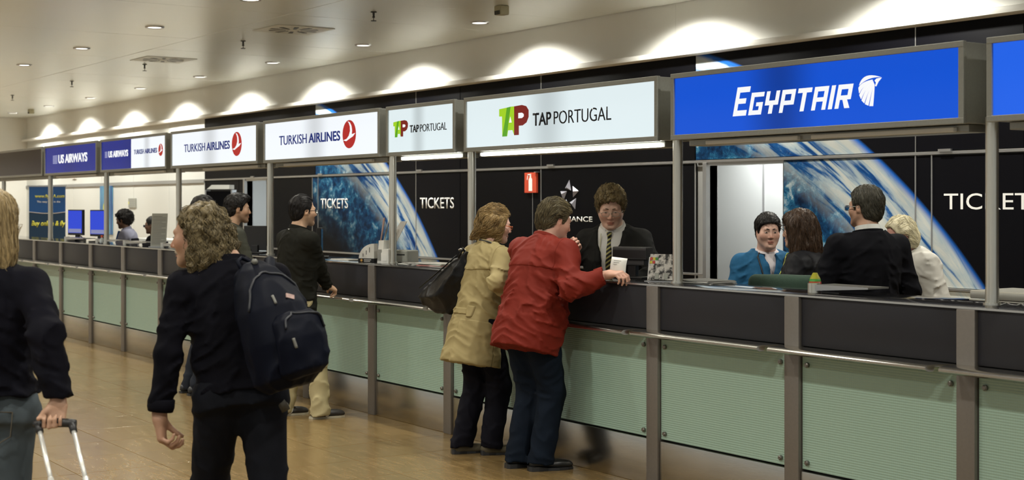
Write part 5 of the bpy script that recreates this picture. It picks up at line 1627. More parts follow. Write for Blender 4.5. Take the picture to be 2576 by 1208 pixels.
p.top('suit_jacket', su, inflate(p.prof[:-1], .034, .032), -.14, vee=(.088, .06, .54), res=.0065, r=(.064, .058, .048))
jsd = p.topsd
sh = cloth('white_shirt', (.72, .72, .68), noise=.03)
p.top('shirt', sh, inflate(p.prof, .014), -.1, sleeves=(), neck=.575, wrinkle=(.002, 10), res=.010)
p.collar(sh, h=.034, r=(.076, .078), z=.545, tilt=16, lap=1.1, open_=40)
def tie_mat():
    m, nt, q = newmat('striped_tie')
    tcx = N(nt, 'ShaderNodeTexCoord'); mp = N(nt, 'ShaderNodeMapping'); mp.inputs['Rotation'].default_value = (0, math.radians(-35), 0)
    nt.links.new(tcx.outputs['Object'], mp.inputs['Vector'])
    w = N(nt, 'ShaderNodeTexWave', wave_type='BANDS', bands_direction='Z', i_Scale=13.0)
    nt.links.new(mp.outputs['Vector'], w.inputs['Vector'])
    c = N(nt, 'ShaderNodeValToRGB'); c.color_ramp.interpolation = 'CONSTANT'
    c.color_ramp.elements[0].color = (.012, .012, .012, 1); c.color_ramp.elements[1].position = .60; c.color_ramp.elements[1].color = (.48, .45, .16, 1)
    nt.links.new(w.outputs['Fac'], c.inputs['Fac']); nt.links.new(c.outputs['Color'], q.inputs['Base Color']); q.inputs['Roughness'].default_value = .5
    return m
M['tie'] = tie_mat()
def chest_y(z): return front(p.topsd, p.T, 0, z)
tie = Sdf()
pts = [(0, chest_y(z) + .004, z) for z in (.525, .50, .44, .36, .26, .16, .06)]
ws = [.016, .013, .019, .023, .028, .033, .036]
mb = MB(); rows = []
for (x, y, z), w in zip(pts, ws):
    rows.append([mb.bm.verts.new(p.T.p(x + sx * w, y + dy, z)) for sx, dy in ((-1, -.002), (-.5, .006), (.5, .006), (1, -.002), (.5, -.006), (-.5, -.006))])
for a, b in zip(rows[:-1], rows[1:]):
    for j in range(6): mb.bm.faces.new((a[j], a[(j + 1) % 6], b[(j + 1) % 6], b[j]))
mb.bm.faces.new(rows[0]); mb.bm.faces.new(rows[-1][::-1])
t_ = mb.build('tie', M['tie'], p.o, True)
strips(p, 'tie_knot', [p.T.p(0, chest_y(.53) + .010, .545), p.T.p(0, chest_y(.51) + .008, .512)], [.019, .013], M['tie'], 10)
for e in (1, -1):   # lapels
    b = bmesh.new()
    pl = [(.082, .50), (.125, .42), (.095, .36), (.118, .34), (.012, .085), (.004, .09)]
    f = lambda x, z, dy: p.T.p(e * x, front(jsd, p.T, e * (x + .012), z) + dy, z)
    A_ = [b.verts.new(f(x, z, .010)) for x, z in pl]; B_ = [b.verts.new(f(x, z, .002)) for x, z in pl]
    b.faces.new(A_); b.faces.new(B_[::-1])
    for j in range(6): b.faces.new((A_[j], A_[(j + 1) % 6], B_[(j + 1) % 6], B_[j]))
    bmesh.ops.recalc_face_normals(b, faces=b.faces)
    me = bpy.data.meshes.new('lapel'); b.to_mesh(me); b.free(); mesh_obj('lapel', me, su, p.o)
strips(p, 'lanyard', [p.T.p(.055, .09, .535), p.T.p(.062, .125, .40), p.T.p(.05, .14, .20)], .0035, pmat('lanyard_cream', (.6, .58, .42), .6))
p.trousers(su, res=.022); p.shoes(M['black_plastic'], M['black_plastic'], res=.013)

# ---- man in the blue fleece
p = Person('dark haired man in a blue fleece with a lanyard behind the counter', loc=(-7.12, 6.965), face=(.90, -.43), H=1.622, lean=3, skin=(.64, .40, .31), yaw=-6, pitch=4, hk=1.06, shoulder=.195)
p.arm(1, p.T.p(.27, .10, -.06), (1, -.6, 0)); p.arm(-1, p.T.p(-.22, .26, .08), (-1, -1, -.2))
p.body(hands=((1, dict(d=(-.4, .5, -1), n=(-1, 0, 0))),), res=.0055, head_kw=dict(fat=.007, nose=1.1), col_kw=dict(hairline=short_line(front=.068), haircol=(.012, .010, .009), blush=.5, stubble=.04))
p.eyes(); p.brows((.012, .010, .009), .004)
p.hair(short_line(front=.068, temple=.045), (.012, .010, .009), thick=.016, flow=flow_fwd, n=900, length=.045, rad=.0012, noise=(.005, 60, (1, 1, 1)))
bl = cloth('blue_fleece', (.018, .098, .205), noise=.22, scale=40)
p.top('fleece', bl, inflate(p.prof[:-1], .034, .04), -.14, vee=(.050, .30, .55), res=.007, r=(.066, .060, .052), wrinkle=(.012, 11))
fsd = p.topsd
dk = cloth('fleece_collar_navy', (.010, .028, .06))
p.collar(dk, h=.055, r=(.086, .088), z=.505, tilt=12, open_=50, lap=.2)
p.top('shirt', cloth('checked_shirt', (.60, .55, .56), noise=.12, scale=60), inflate(p.prof, .012), -.1, sleeves=(), neck=.57, wrinkle=(.002, 10), res=.010)
p.collar(cloth('shirt_collar_white', (.75, .74, .76)), h=.036, r=(.078, .080), z=.530, tilt=16, open_=60, lap=.7)
fy = lambda x, z: front(fsd, p.T, x, z) + .006
lan = pmat('lanyard_black', (.012, .012, .014), .6)
strips(p, 'lanyard', [p.T.p(.085, .05, .52)] + [p.T.p(.085 - .05 * t, fy(.085 - .05 * t, .45 - .33 * t), .45 - .33 * t) for t in (0, .33, .66, 1)], .006, lan, on=fsd)
strips(p, 'lanyard', [p.T.p(-.09, .06, .50)] + [p.T.p(-.09 + .125 * t, fy(-.09 + .125 * t, .45 - .33 * t), .45 - .33 * t) for t in (0, .33, .66, 1)], .006, lan, on=fsd)
strips(p, 'lanyard', [p.T.p(.035, fy(.035, .12), .12), p.T.p(.04, fy(.04, .02), .02)], .007, lan, on=fsd)
strips(p, 'lanyard_clip', [p.T.p(.04, fy(.04, .02), .02), p.T.p(.042, fy(.04, -.05), -.05)], .007, pmat('clip_cream', (.62, .60, .42), .4))
strips(p, 'zip', [p.T.p(0, fy(0, .32) - .004, .315), p.T.p(0, fy(0, .2), .2)], .003, dk)
p.trousers(cloth('dark_jeans', (.015, .018, .026)), res=.022); p.shoes(M['black_plastic'], M['black_plastic'], res=.013)

# ---- woman with long brown hair
p = Person('woman with long brown hair in a black padded jacket with lime piping, turned away', loc=(-6.53, 6.76), face=dirv(.42, -.90), H=1.645, sex='f', lean=3, skin=(.50, .30, .21), yaw=0, pitch=4, shoulder=.175, hk=1.04)
p.arm(1, p.T.p(.22, .12, .02), (1, -1, 0)); p.arm(-1, p.T.p(-.20, .22, .06), (-1, -1, -.1))
p.body(res=.007)
p.eyes()
def lhair(sd, h, k):
    sd.ell(h.p(0, -.050, -.03), np.array((.105, .095, .135)) * k, h.R, .03 * k)
    sd.ell(h.p(0, -.075, -.12), np.array((.100, .075, .10)) * k, h.R, .04 * k)
    for x in (-1, 1): sd.cone(h.p(x * .075, .03, .03), h.p(x * .085, .01, -.15), .034 * k, .036 * k, .03 * k)
    sd.ell(h.p(0, .055, .085), np.array((.062, .05, .035)) * k, h.R, .03 * k)
p.hair(short_line(front=.06, temple=.03, side=-.3, back=-.3, nape=-.3), (.055, .030, .016), thick=.020, extra=lhair, cuts=lambda sd, h, k: sd.ell(h.p(0, .145, -.062), np.array((.068, .090, .13)) * k, h.R, .012 * k, True), flow=flow_down, n=1100, length=.16, rad=.0013, wave=(.3, .7), noise=(.010, 40, (1.6, 1.6, .4)), vary=.6, ear_gap=False)
bj = cloth('black_shell', (.013, .013, .015), rough=.5, noise=.2, spec=.4)
p.top('jacket', bj, inflate(FEMALE[:-1], .045, .045), -.14, res=.008, r=(.074, .066, .052), wrinkle=(.014, 11))
p.collar(bj, h=.065, r=(.086, .088), z=.50, tilt=12, open_=30)
lime = pmat('lime_piping', (.50, .55, .08), .5)
strips(p, 'piping', [p.T.p(-.030, .098, .57), p.T.p(-.045, .105, .52), p.T.p(-.050, .135, .42), p.T.p(-.055, .165, .28), p.T.p(-.06, .165, .15)], .0045, lime, on=p.topsd)
strips(p, 'shoulder_logo', [p.T.p(-.05, -.145, .40), p.T.p(-.03, -.15, .415), p.T.p(-.022, -.152, .395)], .004, M['paper'])
p.trousers(cloth('dark_jeans', (.015, .018, .026)), res=.022); p.shoes(M['black_plastic'], M['black_plastic'], res=.013)

# ---- man in the dark suit seen from behind
p = Person('grey haired man in a black suit seen from behind, white shirt collar showing', loc=(-5.99, 6.72), face=dirv(.94, -.25), H=1.80, lean=0, skin=(.47, .28, .19), yaw=26, pitch=0, shoulder=.198)
p.arm(1, p.T.p(.27, .16, .0), (.6, -1, 0)); p.arm(-1, p.T.p(-.25, .20, .02), (-.6, -1, 0))
p.body(res=.0068, col_kw=dict(hairline=short_line(), haircol=(.06, .055, .045)))
p.eyes(); p.glasses((.5, .48, .44), True, r=(.025, .016), rim=.0018)
def flow_whorl(q, g):
    f = np.stack([-(q[:, 2] - .10) * 5 + q[:, 0] * 2, -.2 + 0 * q[:, 0], -.9 - q[:, 0] * 2], 1)
    return f
p.hair(short_line(front=.085, temple=.06, side=-.02, back=-.07, nape=-.09), (.060, .055, .040), thick=.015, flow=flow_whorl, n=900, length=.07, rad=.0013, wave=(.3, 1), noise=(.006, 48, (1.4, 1.4, .7)), vary=.6)
bs = cloth('black_suit', (.005, .005, .007), noise=.3)
p.top('suit_jacket', bs, inflate(MALE[:-1], .026, .03), -.14, res=.009, r=(.070, .062, .052), neck=.55)
p.collar(bs, h=.035, r=(.084, .086), z=.530, tilt=10, open_=90)
p.collar(sh, h=.040, r=(.068, .070), z=.552, tilt=12, open_=60)
p.trousers(bs, res=.022); p.shoes(M['black_plastic'], M['black_plastic'], res=.013)

# ---- white haired man
p = Person('white haired man in a white shirt bending down beside the globe print', loc=(-6.22, 7.58), face=dirv(-.25, -.97), H=1.655, lean=17, skin=(.56, .30, .24), yaw=-12, pitch=24, hshift=(0, 0, -.02), shoulder=.19)
p.arm(1, p.T.p(.22, .16, -.02), (1, -1, 0)); p.arm(-1, p.T.p(-.25, .10, -.04), (-1, -1, 0))
p.body(res=.007, col_kw=dict(blush=.6))
p.eyes(lid=.6); p.brows((.45, .40, .28))
p.hair(short_line(front=.100, temple=.07, side=-.04, back=-.10, nape=-.12, recede=.02), (.62, .56, .38), thick=.018, extra=lambda sd, h, k: [sd.ell(h.p(x * .062, -.045, -.02), np.array((.042, .062, .085)) * k, h.R, .03 * k) for x in (-1, 1)], flow=flow_back, n=800, length=.09, rad=.0014, wave=(.3, 1), noise=(.008, 45, (1, 1, .6)), vary=.35)
p.top('shirt', cloth('off_white_shirt', (.53, .51, .46), noise=.05), inflate(p.prof[:-1], .030, .035), -.14, res=.009, r=(.082, .074, .060), wrinkle=(.014, 11))
p.collar(cloth('off_white_shirt', (.53, .51, .46)), h=.035, r=(.074, .076), z=.545, tilt=12, open_=50)
p.trousers(cloth('dark_jeans', (.015, .018, .026)), res=.022); p.shoes(M['black_plastic'], M['black_plastic'], res=.013)

# ---- two agents at the far counter
p = Person('agent with curly dark hair, pale shirt and dark waistcoat at the far counter', loc=(-18.05, 6.32), face=dirv(.10, -1), H=1.62, sex='f', lean=8, skin=(.20, .11, .07), yaw=0, pitch=14, shoulder=.17)
p.arm(1, p.T.p(.2, .28, .05), (1, -1, 0)); p.arm(-1, p.T.p(-.2, .28, .05), (-1, -1, 0))
p.body(res=.008)
p.hair(short_line(front=.07, side=-.05, back=-.1, nape=-.1), (.012, .010, .009), thick=.022, extra=lambda sd, h, k: sd.ell(h.p(0, -.06, .02), np.array((.10, .10, .10)) * k, h.R, .03 * k), flow=flow_down, n=300, length=.06, rad=.002, wave=(1.05, .7), noise=(.018, 40, (1, 1, 1)), ear_gap=False, lift=.004)
p.top('shirt', cloth('lilac_shirt', (.34, .35, .46)), inflate(FEMALE[:-1], .02), -.14, res=.012)
overlay(p, 'waistcoat', p.topsd, .008, cloth('waistcoat_black', (.012, .012, .016)), lambda q: np.maximum(np.abs(q[:, 0]) - .13, q[:, 2] - .42), .010)
p.collar(cloth('lilac_shirt', (.34, .35, .46)), h=.05, r=(.066, .068), z=.53, tilt=14, open_=40)
strips(p, 'scarf', [p.T.p(0, .10, .55), p.T.p(.0, .14, .42), p.T.p(0, .165, .28), p.T.p(0, .165, .15)], [.02, .035, .045, .05], cloth('blue_scarf', (.02, .09, .32)), 8)
p.trousers(bs, res=.026); p.shoes(M['black_plastic'], M['black_plastic'], res=.012)
p = Person('agent with glasses and short dark hair half hidden by the paper sign', loc=(-17.24, 6.36), face=dirv(.10, -1), H=1.545, lean=4, skin=(.17, .095, .06), yaw=0, pitch=6, shoulder=.17)
p.arm(1, p.T.p(.2, .28, .05), (1, -1, 0)); p.arm(-1, p.T.p(-.2, .28, .05), (-1, -1, 0))
p.body(res=.008, col_kw=dict(hairline=short_line(), haircol=(.010, .009, .008)))
p.glasses((.01, .01, .01), r=(.026, .017), rim=.0028); p.eyes()
p.hair(short_line(front=.08), (.010, .009, .008), thick=.008, n=0)
p.top('jacket', bs, inflate(MALE[:-1], .02), -.14, res=.012)
p.trousers(bs, res=.026); p.shoes(M['black_plastic'], M['black_plastic'], res=.012)

# ================================================================== THINGS ON AND BEHIND THE COUNTERS
CT = 1.2185
# ticket slip in the red man's hand
tk = bmesh.new()
rows = []
for i in range(7):
    u = i / 6
    rows.append([tk.verts.new((-.055 + .11 * v, -.018 * math.sin(u * 2.2) - .01 * v, .105 * u)) for v in (0, .5, 1)])
for a, b in zip(rows[:-1], rows[1:]):
    for j in range(2): tk.faces.new((a[j], a[j + 1], b[j + 1], b[j]))
me = bpy.data.meshes.new('paper_slip'); tk.to_mesh(me); tk.free()
o = mesh_obj('paper_slip', me, M['paper'], smooth=True); o.location = (-6.945, 5.53, 1.262); o.rotation_euler = (math.radians(-12), math.radians(6), math.radians(28))
sol = o.modifiers.new('thickness', 'SOLIDIFY'); sol.thickness = .001
tag(o, 'white ticket slip held upright by the man in red', 'paper')
for i in range(3):
    f = MB().box(-.035, .02 - .015 * i, -.024, -.0225, .082 - .012 * i, .085 - .012 * i).build('print_line', M['seam'], o)

# dark desk terminal in front of the clerk
t = tag(empty('desk_terminal', (-7.20, 5.86, CT), math.radians(18)), 'dark customer display in front of the clerk', 'display')
MB().box(-.13, .13, -.05, .04, .125, .205, bevel=.008).build('display_head', M['dark_grey_plastic'], t)
MB().box(-.125, .125, -.052, -.048, .135, .185).build('screen', M['black_plastic'], t)
MB().box(-.10, .10, -.03, .03, .085, .128, bevel=.01).build('hinge', M['dark_grey_plastic'], t)
MB().box(-.03, .03, -.02, .02, .01, .09, bevel=.006).build('stem', M['black_plastic'], t)
MB().box(-.11, .11, -.07, .07, 0, .014, bevel=.005).build('foot', M['black_plastic'], t)

# magazine with a black and white cover in a stand
def cover_mat():
    m, nt, p_ = newmat('cover_print')
    tc_ = N(nt, 'ShaderNodeTexCoord')
    nz = N(nt, 'ShaderNodeTexNoise', i_Scale=26.0, i_Detail=4.0, i_Roughness=.6); nt.links.new(tc_.outputs['Object'], nz.inputs['Vector'])
    c = N(nt, 'ShaderNodeValToRGB'); c.color_ramp.elements[0].position = .44; c.color_ramp.elements[0].color = (.012, .012, .012, 1)
    c.color_ramp.elements[1].position = .56; c.color_ramp.elements[1].color = (.62, .60, .56, 1)
    nt.links.new(nz.outputs['Fac'], c.inputs['Fac']); nt.links.new(c.outputs['Color'], p_.inputs['Base Color']); p_.inputs['Roughness'].default_value = .35
    return m
M['cover'] = cover_mat()
t = tag(empty('magazine_stand', (-6.78, 5.74, CT), math.radians(30)), 'magazine with black and white cover propped beside the steel post', 'magazine')
def leanbox(name, x0, x1, y0, y1, z0, z1, mat, par, tilt=-14):
    o = MB().box(x0, x1, y0, y1, z0, z1, bevel=.0015).build(name, mat, par); o.rotation_euler = (math.radians(tilt), 0, 0); return o
leanbox('cover', -.085, .085, -.004, .0, .01, .175, M['cover'], t)
leanbox('pages', -.083, .098, .0005, .018, .012, .172, M['paper'], t)
leanbox('holder_back', -.10, .10, .02, .026, 0, .16, M['alu'], t)
MB().box(-.10, .10, -.03, .06, 0, .006).build('holder_foot', M['alu'], t)
cols = [(.55, .04, .03), (.62, .52, .03), (.05, .28, .06), (.62, .52, .03), (.55, .04, .03), (.7, .7, .65)]
for k in range(6):
    leanbox('print_block', -.082 + .018 * (k % 3), -.066 + .018 * (k % 3), -.0055, -.004, .135 - .022 * (k // 3), .153 - .022 * (k // 3), pmat('cover_block', cols[k], .5), t)
for x in (-.03, .03):
    leanbox('print_figure', x - .013, x + .013, -.0055, -.004, .015, .055, M['grey_box'], t)
# flat stacks of paper
def paper_stack(x, y, n, lab, sz=(.15, .105), cols=None, rz=0.0):
    t = tag(empty('paper_stack', (x, y, CT), rz), lab, 'papers')
    z = 0
    rnd = random.Random(int(abs(x * 100)))
    for k in range(n):
        th = rnd.uniform(.003, .006)
        m = M['paper'] if not cols else cols[k % len(cols)]
        o = MB().box(-sz[0], sz[0], -sz[1], sz[1], 0, th).build('sheet', m, t); o.location = (rnd.uniform(-.012, .012), rnd.uniform(-.012, .012), z); o.rotation_euler.z = rnd.uniform(-.2, .2)
        z += th + .0004
    return t
pc = pmat('print_pink', (.55, .22, .20), .5); pg = pmat('print_grey', (.30, .30, .28), .5); pgr = pmat('print_pale_green', (.45, .52, .40), .5)
paper_stack(-6.50, 5.86, 4, 'low stack of papers right of the magazine behind the post', cols=[M['paper'], pg])
paper_stack(-9.45, 5.76, 5, 'flat pile of coloured magazines left of the trench coat', (.16, .11), [M['paper'], pc, M['paper'], pgr], .2)
paper_stack(-9.75, 5.72, 4, 'flat pile of grey leaflets right of the leaflet stand', (.13, .09), [pg, M['paper'], pg], -.2)
paper_stack(-9.25, 5.86, 4, 'flat pile of white brochures nearest the black handbag', (.12, .10), [M['paper'], pc], .35)
paper_stack(-10.95, 5.74, 2, 'white sheets lying right of the man with glasses', (.16, .07))

# leaflet stand: quarter-round white card on a black base
t = tag(empty('leaflet_stand', (-10.46, 5.68, CT), math.radians(28)), 'quarter-round white leaflet dispenser on black base', 'leaflet stand')
arc = [(.075 - .15 * math.cos(a) , .030 + .125 * math.sin(a)) for a in [math.radians(90 * k / 10) for k in range(11)]]
arc = [(x, z) for x, z in arc]
MB().prism([(.075, .03)] + arc[::-1][0:1] + arc[::-1][1:], -.03, .03).build('card', M['paper'], t)
MB().box(-.08, .08, -.035, .035, 0, .032, bevel=.003).build('base', M['black_plastic'], t)
MB().lathe([(.001, .0), (.011, .0)], 16).build('round_mark', pmat('mark_orange', (.75, .42, .10), .5), t).matrix_local = Matrix.Translation((-.045, -.0358, .016)) @ Matrix.Rotation(math.radians(90), 4, 'X')
for k in range(2): MB().box(-.02, .05 - .01 * k, -.0362, -.0352, .018 - .012 * k, .023 - .012 * k).build('print_line', M['paper'], t)
for k in range(3): MB().box(-.035 + .032 * k, -.030 + .032 * k, -.0312, -.0302, .045 + .018 * k, .072 + .026 * k).build('slot', M['black_plastic'], t)
# tall white brochure boxes
for (x, y, h, lab) in ((-10.255, 5.70, .185, 'tall slim white brochure box beside the quarter-round stand'), (-10.17, 5.70, .115, 'shorter white brochure box with sloped top next to the post')):
    t = tag(empty('brochure_box', (x, y, CT), math.radians(30)), lab, 'brochure box')
    MB().prism([(-.035, 0), (.035, 0), (.035, h), (-.01, h), (-.035, h * .72)] if h < .15 else [(-.024, 0), (.024, 0), (.040, h), (-.008, h)], -.045, .045).build('body', M['paper'], t)
    MB().box(-.020, .020, -.047, -.045, .02, h * .6).build('front_print', pg if h > .15 else M['paper'], t)
# pens standing in the boxes
def stick(p0, p1, r, mat, lab):
    t = tag(empty('display_stick', p0), lab, 'stick')
    v = Vector(p1) - Vector(p0)
    MB().path([(0, 0, 0), tuple(v * .5 + Vector((.006, 0, 0))), tuple(v)], [r, r, r * 1.5], 8).build('shaft', mat, t, True)
    MB().tube(tuple(v), tuple(v * 1.06), r * 1.8, r * .8, 10).build('tip', mat, t)
stick((-10.37, 5.73, CT + .10), (-10.30, 5.74, CT + .355), .006, pmat('stick_pink', (.55, .38, .33), .5), 'thin pinkish stick leaning out of the leaflet stand')
stick((-10.24, 5.70, CT + .16), (-10.16, 5.71, CT + .375), .006, pmat('stick_grey', (.50, .50, .46), .4), 'thin grey stick leaning out of the brochure box')
# sloped white card and grey box behind the post
t = tag(MB().prism([(-.11, 0), (-.02, 0), (.13, .24), (.07, .24)], -.004, .004).build('info_card', M['paper']), 'white card leaning behind the steel post at the leaflets', 'card'); t.location = (-10.36, 5.87, CT + .10); t.rotation_euler.z = math.radians(25)
t = tag(empty('ticket_printer', (-10.33, 5.88, CT), math.radians(25)), 'squat grey printer box behind the steel post', 'printer')
MB().box(-.17, .15, -.06, .10, 0, .10, bevel=.008).build('housing', M['grey_box'], t)
MB().box(-.12, .12, -.062, -.058, .06, .07).build('paper_slot', M['black_plastic'], t)

# monitors with their backs or edges to us
def monitor(name, loc, rz, w, h, lab, screen, lift=.09, tilt=0):
    t = tag(empty(name, loc, rz), lab, 'monitor')
    head = MB().box(-w / 2, w / 2, -.02, .02, lift, lift + h, bevel=.006).build('bezel', M['black_plastic'], t); head.rotation_euler.x = math.radians(tilt)
    MB().box(-w / 2 + .012, w / 2 - .012, -.0225, -.0195, lift + .03, lift + h - .014).build('screen', screen, head)
    MB().box(-.035, .035, .005, .035, .01, lift + .05, bevel=.004).build('stem', M['black_plastic'], t)
    MB().box(-.11, .11, -.08, .08, 0, .014, bevel=.005).build('foot', M['black_plastic'], t)
    return t
def screen_mat():
    m, nt, p_ = newmat('screen_blue')
    tc_ = N(nt, 'ShaderNodeTexCoord'); br = N(nt, 'ShaderNodeTexBrick'); br.inputs['Scale'].default_value = 3.0
    br.inputs['Color1'].default_value = (.008, .010, .72, 1); br.inputs['Color2'].default_value = (.012, .03, .60, 1); br.inputs['Mortar'].default_value = (.04, .08, .70, 1)
    nt.links.new(tc_.outputs['Generated'], br.inputs['Vector'])
    nt.links.new(br.outputs['Color'], p_.inputs['Emission Color']); p_.inputs['Emission Strength'].default_value = .9; p_.inputs['Base Color'].default_value = (.002, .002, .01, 1); p_.inputs['Specular IOR Level'].default_value = .1
    return m
M['screen_blue'] = screen_mat(); M['screen_off'] = pmat('screen_dark', (.01, .01, .012), .1)
M['screen_bar'] = emat('screen_task_bar', (.35, .38, .65), .6)
for x, y, lab in ((-18.95, 5.92, 'lit blue monitor left of the far agent, leftmost of two'), (-18.02, 5.92, 'lit blue monitor beside the steel post, right one of two')):
    t = monitor('monitor', (x, y - .04, CT), math.radians(18), .32, .34, lab, M['screen_blue'], .07)
    MB().box(-.135, .135, -.0235, -.0225, .105, .155).build('screen_bar', M['screen_bar'], t)
    MB().path([(.03, .04, .06), (.10, .06, .012), (.16, .02, .03), (.2, .0, .01)], .008, 6).build('cable', M['black_plastic'], t, True)
monitor('monitor', (-11.60, 5.80, CT), math.radians(150), .30, .24, 'black monitor seen edge-on beside the man with glasses', M['screen_off'], .03)
monitor('monitor', (-12.98, 5.80, CT), math.radians(215), .26, .24, 'black monitor back behind the man in the grey jacket', M['screen_off'], .03)

# small bottle with a red cap
t = tag(empty('small_bottle', (-17.35, 5.70, CT)), 'small clear bottle with red cap on the far counter', 'bottle')
MB().lathe([(.001, 0), (.028, 0), (.030, .01), (.030, .045), (.012, .065), (.012, .075)], 16).build('bottle_body', pmat('bottle_pale', (.55, .62, .65), .15), t, True)
MB().lathe([(.014, .072), (.014, .098), (.001, .10)], 14).build('cap', M['red'], t, True)
# paper sign standing on the far counter
t = tag(empty('paper_sign', (-15.52, 5.74, CT), math.radians(38)), 'grey printed notice standing on the far counter', 'notice')
leanbox('sheet', -.10, .10, -.003, .003, .0, .38, M['grey_box'], t, -6)
for k in range(20): leanbox('text_line', -.085, .085 - .05 * (k % 4 == 3), -.0045, -.003, .03 + .0165 * k, .036 + .0165 * k, pmat('notice_ink', (.20, .20, .18), .6), t, -6)
MB().box(-.10, .10, -.04, .06, 0, .006).build('foot', M['alu'], t)
# folder stack behind it
t = tag(MB().box(-.16, .16, -.1, .1, 0, .05, bevel=.004).build('document_tray', pmat('tray_navy', (.01, .014, .04), .5)), 'navy document tray lying below the grey notice', 'tray'); t.location = (-16.05, 5.90, CT)

# low steel stub posts with writing shelves behind the counter edge
def stub_shelf(x, y, L, lab, both=False, rz=0):
    t = tag(empty('shelf_bracket', (x, y, CT), rz), lab, 'shelf')
    auto_smooth(MB().tube((0, 0, 0), (0, 0, .052), .034, seg=22).build('stub', M['steel'], t))
    b = bmesh.new()
    P = [(.02, .012), (L, .037), (L, .046), (.02, .046)]
    mb = MB(); mb.prism(P, -.02, .14); auto_smooth(mb.build('shelf_plate', M['alu'], t), 30)
    MB().box(.03, L * .45, .0, .02, .002, .010).build('hinge_bar', M['dark_metal'], t)
    return t
stub_shelf(-5.475, 5.72, .40, 'steel stub with tapering shelf plate beside the green chair')
for x, lab in ((-17.62, 'steel stub with shelf left of the far agent'), (-16.6, 'steel stub with shelf in front of the far agents'), (-15.35, 'steel stub with shelf at the grey notice'), (-18.9, 'steel stub with shelf below the two blue monitors')):
    stub_shelf(x, 5.74, .75, lab)
t = tag(empty('side_shelf', (-4.98, 6.42, 1.19)), 'steel edged shelf plate behind the post at the right edge', 'shelf')
auto_smooth(MB().box(0, 1.3, -.02, .35, .0, .045, bevel=.006).build('plate', M['steel'], t))
MB().prism([(.30, 0), (.42, 0), (.30, -.12)], .0, .02).build('bracket', M['grey_box'], t)
MB().box(.28, .32, .05, .09, -1.19, 0).build('leg', M['dark_metal'], t)
MB().box(1.1, 1.14, .05, .09, -1.19, 0).build('leg', M['dark_metal'], t)
# cable loop on the counter
t = tag(MB().path([(.05 * k / 3 - .06, .018 * math.sin(k * 1.35), .006 + .012 * abs(math.sin(k * .67))) for k in range(16)], .0028, 6).build('cable', M['alu'], None, True), 'thin curled cable lying on the counter at the right edge', 'cable'); t.location = (-4.20, 5.70, CT)
# striped knitted cap like cone on the counter
t = tag(empty('striped_bottle', (-5.60, 5.86, CT)), 'tapered container with yellow green and red bands beside the dark suit', 'container')
for (r0, r1, z0, z1, c) in ((.038, .036, 0, .03, (.45, .45, .40)), (.036, .033, .03, .052, (.60, .06, .03)), (.033, .030, .052, .066, (.10, .45, .08)), (.030, .012, .066, .10, (.62, .60, .06))):
    MB().lathe([(r0, z0), (r1, z1), (.001, z1)], 18).build('band', pmat('band_colour', c, .5), t, True)
# green office chair, its back turned to us
t = tag(empty('office_chair', (-6.37, 6.38, 0), math.radians(214)), 'green upholstered office chair back above the countertop', 'chair')
M['green_cloth'] = pmat('green_upholstery', (.030, .060, .040), .9, noise=.25, nscale=60, bump=.2, bscale=300)
sd = Sdf(); sd.box((0, 0, 1.062), (.215, .05, .20), None, .048, 0); sd.ell((0, -.01, 1.062), (.20, .05, .18), None, .04)
sculpt('backrest', sd, .012, M['green_cloth'], t)
sd = Sdf(); sd.box((0, .21, .62), (.22, .17, .05), None, .045, 0); sculpt('seat', sd, .014, M['green_cloth'], t)
MB().box(-.03, .03, -.06, -.03, .58, 1.0).build('back_bar', M['black_plastic'], t)
MB().box(-.03, .03, -.06, .2, .555, .585).build('seat_bar', M['black_plastic'], t)
MB().tube((0, .24, .08), (0, .24, .57), .028).build('column', M['dark_metal'], t)
for k in range(5):
    a = 2 * math.pi * k / 5
    MB().path([(0, .24, .10), (.28 * math.cos(a), .24 + .28 * math.sin(a), .07)], [.024, .016], 8).build('foot', M['black_plastic'], t)
    MB().tube((.27 * math.cos(a) - .012, .24 + .27 * math.sin(a), .03), (.27 * math.cos(a) + .012, .24 + .27 * math.sin(a), .03), .03).build('castor', M['black_plastic'], t)

# trolley suitcase of the blond woman: only its pull handle reaches into the picture
hL, hR = V3(-5.222, 1.478, .905), V3(-5.150, 1.585, .907)
dn = V3(.226, -.022, -.157); dn /= np.linalg.norm(dn)
t = tag(empty('trolley_suitcase', (hL[0], hL[1], 0)), 'pull handle of a trolley suitcase held by the blond woman', 'suitcase')
lo_ = lambda v: tuple(v - V3(hL[0], hL[1], 0))
ax = (hR - hL) / np.linalg.norm(hR - hL)
MB().path([lo_(hL - ax * .012), lo_(hL), lo_((hL + hR) / 2 + V3(0, 0, .004)), lo_(hR), lo_(hR + ax * .012)], [.013, .016, .017, .016, .013], 12).build('grip', M['black_plastic'], t, True)
tubem = pmat('handle_alu', (.78, .78, .74), .35, .5)
for h in (hL + ax * .004, hR - ax * .004):
    MB().path([lo_(h), lo_(h + dn * .045)], [.015, .013], 10).build('grip_corner', M['black_plastic'], t, True)
    MB().path([lo_(h + dn * .03), lo_(h + dn * .30)], .0085, 10).build('handle_tube', tubem, t, True)
    MB().path([lo_(h + dn * .28), lo_(h + dn * .58)], .0105, 10).build('handle_tube', tubem, t, True)
upn = np.cross(ax, dn); upn = upn if upn[2] > 0 else -upn
c0 = (hL + hR) / 2 + dn * .86 - upn * .03
sd = Sdf(); sd.box(c0 - V3(hL[0], hL[1], 0), (.18, .28, .10), np.stack([ax, dn, upn], 1), .04, 0)
sculpt('case', sd, .014, cloth('case_black', (.012, .012, .013)), t)
